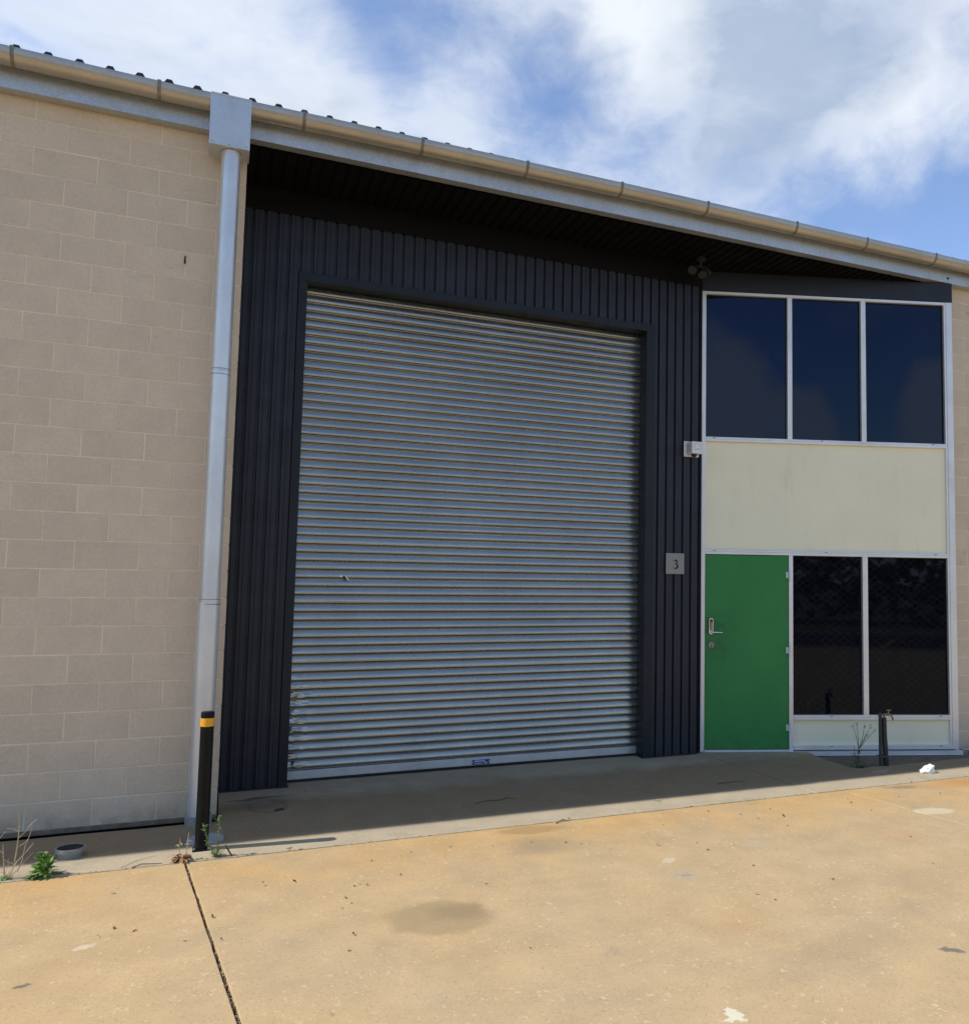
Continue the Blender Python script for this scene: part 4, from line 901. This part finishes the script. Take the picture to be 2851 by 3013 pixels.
br_([(-1.085, -0.99, 0.03), (-1.06, -1.0, 0.09), (-1.02, -1.01, 0.14), (-0.985, -1.01, 0.185), (-0.975, -1.01, 0.20)], 0.003, 0.0012)
br_([(-1.05, -1.0, 0.04), (-1.03, -1.0, 0.10), (-1.02, -1.0, 0.18), (-1.0, -1.0, 0.24), (-0.99, -1.0, 0.29)], 0.0028, 0.0013)
for k in range(10):
    az = rv(0, 6.283); l = rv(0.05, 0.14); br_([(-1.10 + rv(-.03, .04), -0.99 + rv(-.02, .02), 0.0), (-1.10 + l * 0.6 * math.cos(az), -0.99 + l * 0.4 * math.sin(az), l * 0.6), (-1.10 + l * math.cos(az), -0.99 + 0.6 * l * math.sin(az), l)], 0.0016, 0.0007)
kid(t, b_, 'stalk', M_STRAW, smooth=60)
b_ = MB()
for k in range(34):
    az = rv(0, 6.283); b_.leaf((-1.115 + rv(-.035, .03), -0.995 + rv(-.03, .02), 0.0), (math.cos(az) * 0.7, math.sin(az) * 0.7, rv(0.3, 1.2)), (0, 0, 1), rv(0.03, 0.06), 0.006, 0.4)
kid(t, b_, 'grass_tuft', M_LEAF, smooth=60)
# browned weed at the head of the joint
t = empty('browned_weed', (-0.185, -1.02, 0)); tag(t, 'shrivelled reddish brown weed left of the bollard foot', 'weed')
b_ = MB()
for k in range(34):
    az = rv(0, 6.283); cx_, cy_ = ((-0.172, -1.025) if k % 2 else (-0.222, -1.0)); l = rv(0.025, 0.05)
    b_.leaf((cx_ + rv(-.02, .02), cy_ + rv(-.015, .015), rv(0.0, 0.045)), (math.cos(az), math.sin(az), rv(-0.4, 0.9)), (rv(-.5, .5), rv(-.5, .5), 1), l, l * rv(0.5, 0.75), rv(0.3, 1.0))
kid(t, b_, 'dead_foliage', M_DEADLEAF, smooth=60)
b_ = MB().tube([(-0.175, -1.02, 0), (-0.165, -1.01, 0.08), (-0.16, -1.0, 0.168)], [0.0035, 0.0028, 0.0014], 6).tube([(-0.20, -1.01, 0), (-0.208, -1.0, 0.07), (-0.208, -1.0, 0.142)], [0.003, 0.0024, 0.0012], 6)
kid(t, b_, 'stem', M_STRAW, smooth=60)
b_ = MB()
for k in range(14):
    az = rv(0, 6.283); a_ = k % 2; b_.leaf(((-0.165 if a_ else -0.208) + rv(-.004, .004), -1.0, rv(0.075, 0.13)), (math.cos(az), math.sin(az), 0.3), (0, 0, 1), rv(0.018, 0.032), 0.011, 0.4)
kid(t, b_, 'leaf_cluster', leafmat('yellowing_leaf', (0.32, 0.30, 0.10), (0.52, 0.44, 0.25)), smooth=60)
# upright fleabane right of the bollard
t = empty('upright_weed', (0.008, -1.0, 0)); tag(t, 'upright pale green weed with narrow leaves right of the bollard foot', 'weed')
b_ = MB(); lf = MB()
for pts in ([(0.006, -1.0, 0), (0.009, -1.0, 0.08), (0.014, -1.002, 0.16), (0.011, -1.0, 0.235)], [(0.0, -0.998, 0), (-0.035, -0.99, 0.06), (-0.055, -0.985, 0.12), (-0.075, -0.985, 0.19)]):
    b_.tube(pts, [0.004, 0.0034, 0.0028, 0.002], 6)
    n_ = 30
    for k in range(n_):
        f_ = k / n_; i_ = min(int(f_ * 3), 2); u_ = f_ * 3 - i_; q_ = Vector(pts[i_]).lerp(Vector(pts[i_ + 1]), u_); az = k * 2.4 + rv(-.4, .4)
        l = rv(0.022, 0.040) * (1.1 - 0.5 * f_); lf.leaf(q_, (math.cos(az), math.sin(az), rv(0.2, 0.9)), (0, 0, 1), l, 0.0065, rv(0.2, 0.7))
    e_ = Vector(pts[-1])
    for k in range(22): az = rv(0, 6.283); lf.leaf(e_ + Vector((rv(-.012, .012), rv(-.012, .012), rv(-.025, .015))), (math.cos(az), math.sin(az), rv(0, 1.2)), (0, 0, 1), rv(0.012, 0.02), 0.008, 0.4)
for k in range(40):
    az = rv(0, 6.283); lf.leaf((0.002 + rv(-.03, .02), -1.0 + rv(-.02, .02), rv(0.0, 0.05)), (math.cos(az), math.sin(az), rv(0.0, 0.8)), (0, 0, 1), rv(0.03, 0.055), 0.008, 0.4)
kid(t, b_, 'stem', M_FLEAF, smooth=60); kid(t, lf, 'foliage', M_FLEAF, smooth=60)
# thin bent stick beside it
o = MB().tube([(0.055, -0.99, 0.065), (0.06, -0.995, 0.055), (0.085, -1.005, 0.012), (0.095, -1.01, 0.004)], [0.004, 0.005, 0.005, 0.004], 6).build('dry_stick', M_TWIG, None, smooth=60)
tag(o, 'short bent dark stick leaning beside the upright weed', 'twig')
# tall weed in the shade by the tap
t = empty('tall_weed', (5.69, -0.34, 0)); tag(t, 'spindly dark green weed growing in the gap beside the tap', 'weed')
b_ = MB(); lf = MB(); bp = Vector((5.715, -0.335, 0.16))
b_.tube([(5.695, -0.34, -0.045), (5.705, -0.338, 0.08), bp], [0.005, 0.0045, 0.0035], 6)
for tip in ((5.620, -0.36, 0.394), (5.685, -0.34, 0.417), (5.79, -0.33, 0.385), (5.85, -0.35, 0.378), (5.90, -0.36, 0.335), (5.80, -0.35, 0.30)):
    tv = Vector(tip); m1 = bp.lerp(tv, 0.5) + Vector((rv(-.012, .012), rv(-.01, .01), 0.015)); b_.tube([bp, m1, tv], [0.003, 0.0022, 0.0013], 5)
    for k in range(16):
        kk = k * 9 / 16; q_ = (bp.lerp(m1, kk / 4.5) if kk < 4.5 else m1.lerp(tv, (kk - 4.5) / 4.5)); az = rv(0, 6.283); lf.leaf(q_, (math.cos(az), math.sin(az), rv(0.2, 1)), (0, 0, 1), rv(0.012, 0.026), 0.005, 0.3)
    for k in range(12): az = rv(0, 6.283); lf.leaf(tv + Vector((rv(-.01, .01), rv(-.01, .01), rv(-.03, .008))), (math.cos(az), math.sin(az), rv(0.2, 1.4)), (0, 0, 1), rv(0.012, 0.02), 0.008, 0.3)
b_.tube([(5.68, -0.35, -0.045), (5.65, -0.36, 0.09), (5.632, -0.36, 0.21)], [0.0035, 0.003, 0.0015], 5)
for k in range(40): az = rv(0, 6.283); lf.leaf((5.70 + rv(-.045, .035), -0.34 + rv(-.03, .03), rv(0.02, 0.16)), (math.cos(az), math.sin(az), rv(-.2, .9)), (0, 0, 1), rv(0.03, 0.055), rv(0.010, 0.018), 0.5)
for k in range(60): az = rv(0, 6.283); lf.leaf((5.69 + rv(-.08, .09), -0.345 + rv(-.03, .06), -0.045), (math.cos(az) * 0.6, math.sin(az) * 0.6, rv(0.5, 1.3)), (0, 0, 1), rv(0.05, 0.11), 0.009, 0.4)
kid(t, b_, 'stem', M_DARKWEED, smooth=60); kid(t, lf, 'foliage', M_DARKWEED, smooth=60)

# ------------------------------------------------------------------ leaf litter and twigs: each its own object
def leaf_mesh(seed):
    r_ = random.Random(seed); b_ = MB()
    for k in range(r_.choice((1, 1, 2))):
        az = r_.uniform(0, 6.28); b_.leaf((-0.012 * math.cos(az), -0.012 * math.sin(az), 0.003 + 0.004 * k), (math.cos(az), math.sin(az), r_.uniform(0.05, 0.5)), (r_.uniform(-.5, .5), r_.uniform(-.5, .5), 1), r_.uniform(0.022, 0.036), r_.uniform(0.008, 0.016), r_.uniform(-0.3, 0.7))
    return b_.mesh('dry_leaf', M_DRY, 60)
LM = [leaf_mesh(50 + k) for k in range(7)]
SPOTS = [(-0.52, -1.46), (-0.36, -2.05), (-0.52, -2.07), (-0.46, -1.98), (-0.13, -2.27), (0.03, -2.32), (-0.01, -2.02), (0.25, -1.57), (0.26, -1.64), (0.42, -1.64), (0.89, -1.43), (1.08, -1.4), (1.15, -1.35), (1.01, -1.75),
         (0.73, -1.83), (0.76, -1.81), (0.8, -1.84), (0.66, -2.0), (0.68, -2.08), (0.62, -2.14), (0.63, -2.5), (0.59, -2.68), (1.42, -1.33), (1.67, -1.44), (2.16, -1.53), (2.25, -1.58), (1.9, -1.43), (1.94, -1.45), (2.39, -1.01), (1.44, -2.07),
         (1.39, -2.98), (2.4, -0.36), (1.0, 0.21), (3.47, -1.21), (3.96, -1.33), (3.66, -1.37), (3.73, -1.51), (3.94, -1.53), (2.99, -1.85), (3.2, -1.98), (3.12, -1.93), (2.71, -1.8), (2.98, -2.01), (3.09, -2.37), (4.74, -1.31), (4.71, -1.39),
         (5.21, -1.39), (4.69, -1.64), (4.46, -2.29), (4.18, -2.76), (2.87, -2.9), (2.82, -2.79), (3.39, -2.76), (3.82, -1.74), (2.97, -1.41), (5.62, -1.44), (4.6, -0.51), (6.07, -0.64), (0.66, 0.45), (0.78, 0.28), (1.75, -0.45), (3.4, 0.3)]
LEAVES = []
for i, (x_, y_) in enumerate(SPOTS):
    o = link('dry_leaf', LM[i % 7], None, loc=(x_, y_, 0.001 if y_ < YT else 0.0025)); o.rotation_euler = (0, 0, random.uniform(0, 6.28)); s_ = random.uniform(0.55, 1.0); o.scale = (s_, s_, s_)
    LEAVES.append(o)
MARKS = [('the dark oil stain on the yard', 1.085, -2.45), ('the open joint in the concrete', -0.05, -2.0), ('the black bollard', 0.1, -1.0), ('the white plastic bag', 6.135, -0.8), ('the roller door sill', 2.0, 0.7), ('the foot of the green door', 4.9, 0.5),
         ('the pale round patch on the yard', 5.15, -1.825), ('the white paint splat', 1.95, -3.87), ('the long twig in the shade', 2.03, -0.35), ('the leafy green weed', -0.9, -1.0), ('the knotted twig on the slab edge', 2.3, -1.07), ('the pale green sprig', 3.26, -0.8), ('the small blue grey stain', 2.6, -2.37)]
ORD = ['nearest', 'second nearest', 'third nearest', 'fourth nearest', 'fifth nearest', 'sixth nearest', 'seventh nearest', 'eighth nearest', 'ninth nearest', 'tenth nearest', 'eleventh nearest', 'twelfth nearest', 'thirteenth nearest', 'fourteenth nearest']
own = {}
for o in LEAVES:
    d_ = [((o.location.x - a) ** 2 + (o.location.y - b) ** 2, m) for m, a, b in MARKS]; q_ = min(d_); own.setdefault(q_[1], []).append((q_[0], o.name, o))
for m, L_ in own.items():
    for k, (_, _, o) in enumerate(sorted(L_, key=lambda e: e[:2])): tag(o, 'small dead leaf, %s to %s' % (ORD[min(k, 13)], m), 'dead leaf', 'dead leaves scattered over the concrete')
def twig(pts, label, r=0.0028):
    o = MB().tube(pts, [r] * (len(pts) - 1) + [r * 0.5], 5).build('twig', M_TWIG, None, smooth=60); tag(o, label, 'twig')
twig([(1.86, -0.36, 0.004), (1.96, -0.33, 0.010), (2.06, -0.34, 0.006), (2.14, -0.31, 0.012), (2.20, -0.33, 0.004)], 'long thin twig in the shade in front of the roller door', 0.0035)
twig([(4.02, -0.47, 0.004), (4.10, -0.50, 0.012), (4.20, -0.47, 0.006), (4.30, -0.48, 0.004)], 'thin curved twig in the shade near the green door', 0.0028)
twig([(-0.46, -1.04, 0.004), (-0.41, -1.02, 0.014), (-0.36, -1.03, 0.012), (-0.30, -1.02, 0.004)], 'forked dry twig on the yard joint left of the brown weed', 0.003)
twig([(-0.52, -1.02, 0.004), (-0.44, -1.0, 0.03), (-0.34, -0.985, 0.045)], 'fine straw stem lying across the joint by the drain', 0.0014)
twig([(2.26, -1.09, 0.005), (2.32, -1.06, 0.016), (2.37, -1.07, 0.006)], 'short knotted twig on the slab edge in the sun', 0.004)
b_ = MB()
for k in range(12): az = rv(0, 6.283); b_.leaf((3.26 + rv(-.03, .03), -0.80 + rv(-.012, .012), 0.003), (math.cos(az), math.sin(az), rv(0, .5)), (0, 0, 1), rv(0.018, 0.03), 0.011, 0.3)
o = b_.build('leaf_sprig', leafmat('pale_green_sprig', (0.32, 0.38, 0.16), (0.45, 0.46, 0.24)), None, smooth=60); tag(o, 'pale green leafy sprig dropped at the edge of the shade', 'leaf')
# grit caught in the open joint
b_ = MB()
for k in range(420):
    y_ = rv(-6.5, YT); x_ = J1(y_) + rv(-0.0075, 0.0075); s_ = rv(0.0015, 0.004); z_ = rv(-0.012, -0.001)
    b_.box(x_ - s_, x_ + s_, y_ - s_, y_ + s_, -0.054, z_)
tag(b_.build('joint_grit', leafmat('grit', (0.16, 0.13, 0.085), (0.40, 0.32, 0.2), 0.95), yard), kind='stuff')
# debris along the seam of yard and apron
b_ = MB()
for k in range(260):
    x_ = rv(-1.6, 6.6); y_ = AY - 0.004 + rw_.gauss(0, 0.005); s_ = rv(0.002, 0.006)
    b_.leaf((x_, y_, 0.002), (rv(-1, 1), rv(-.3, .3), rv(0, .2)), (0, 0, 1), s_ * 3, s_ * 1.4, 0.2)
tag(b_.build('seam_debris', M_DRY, apron), kind='stuff')
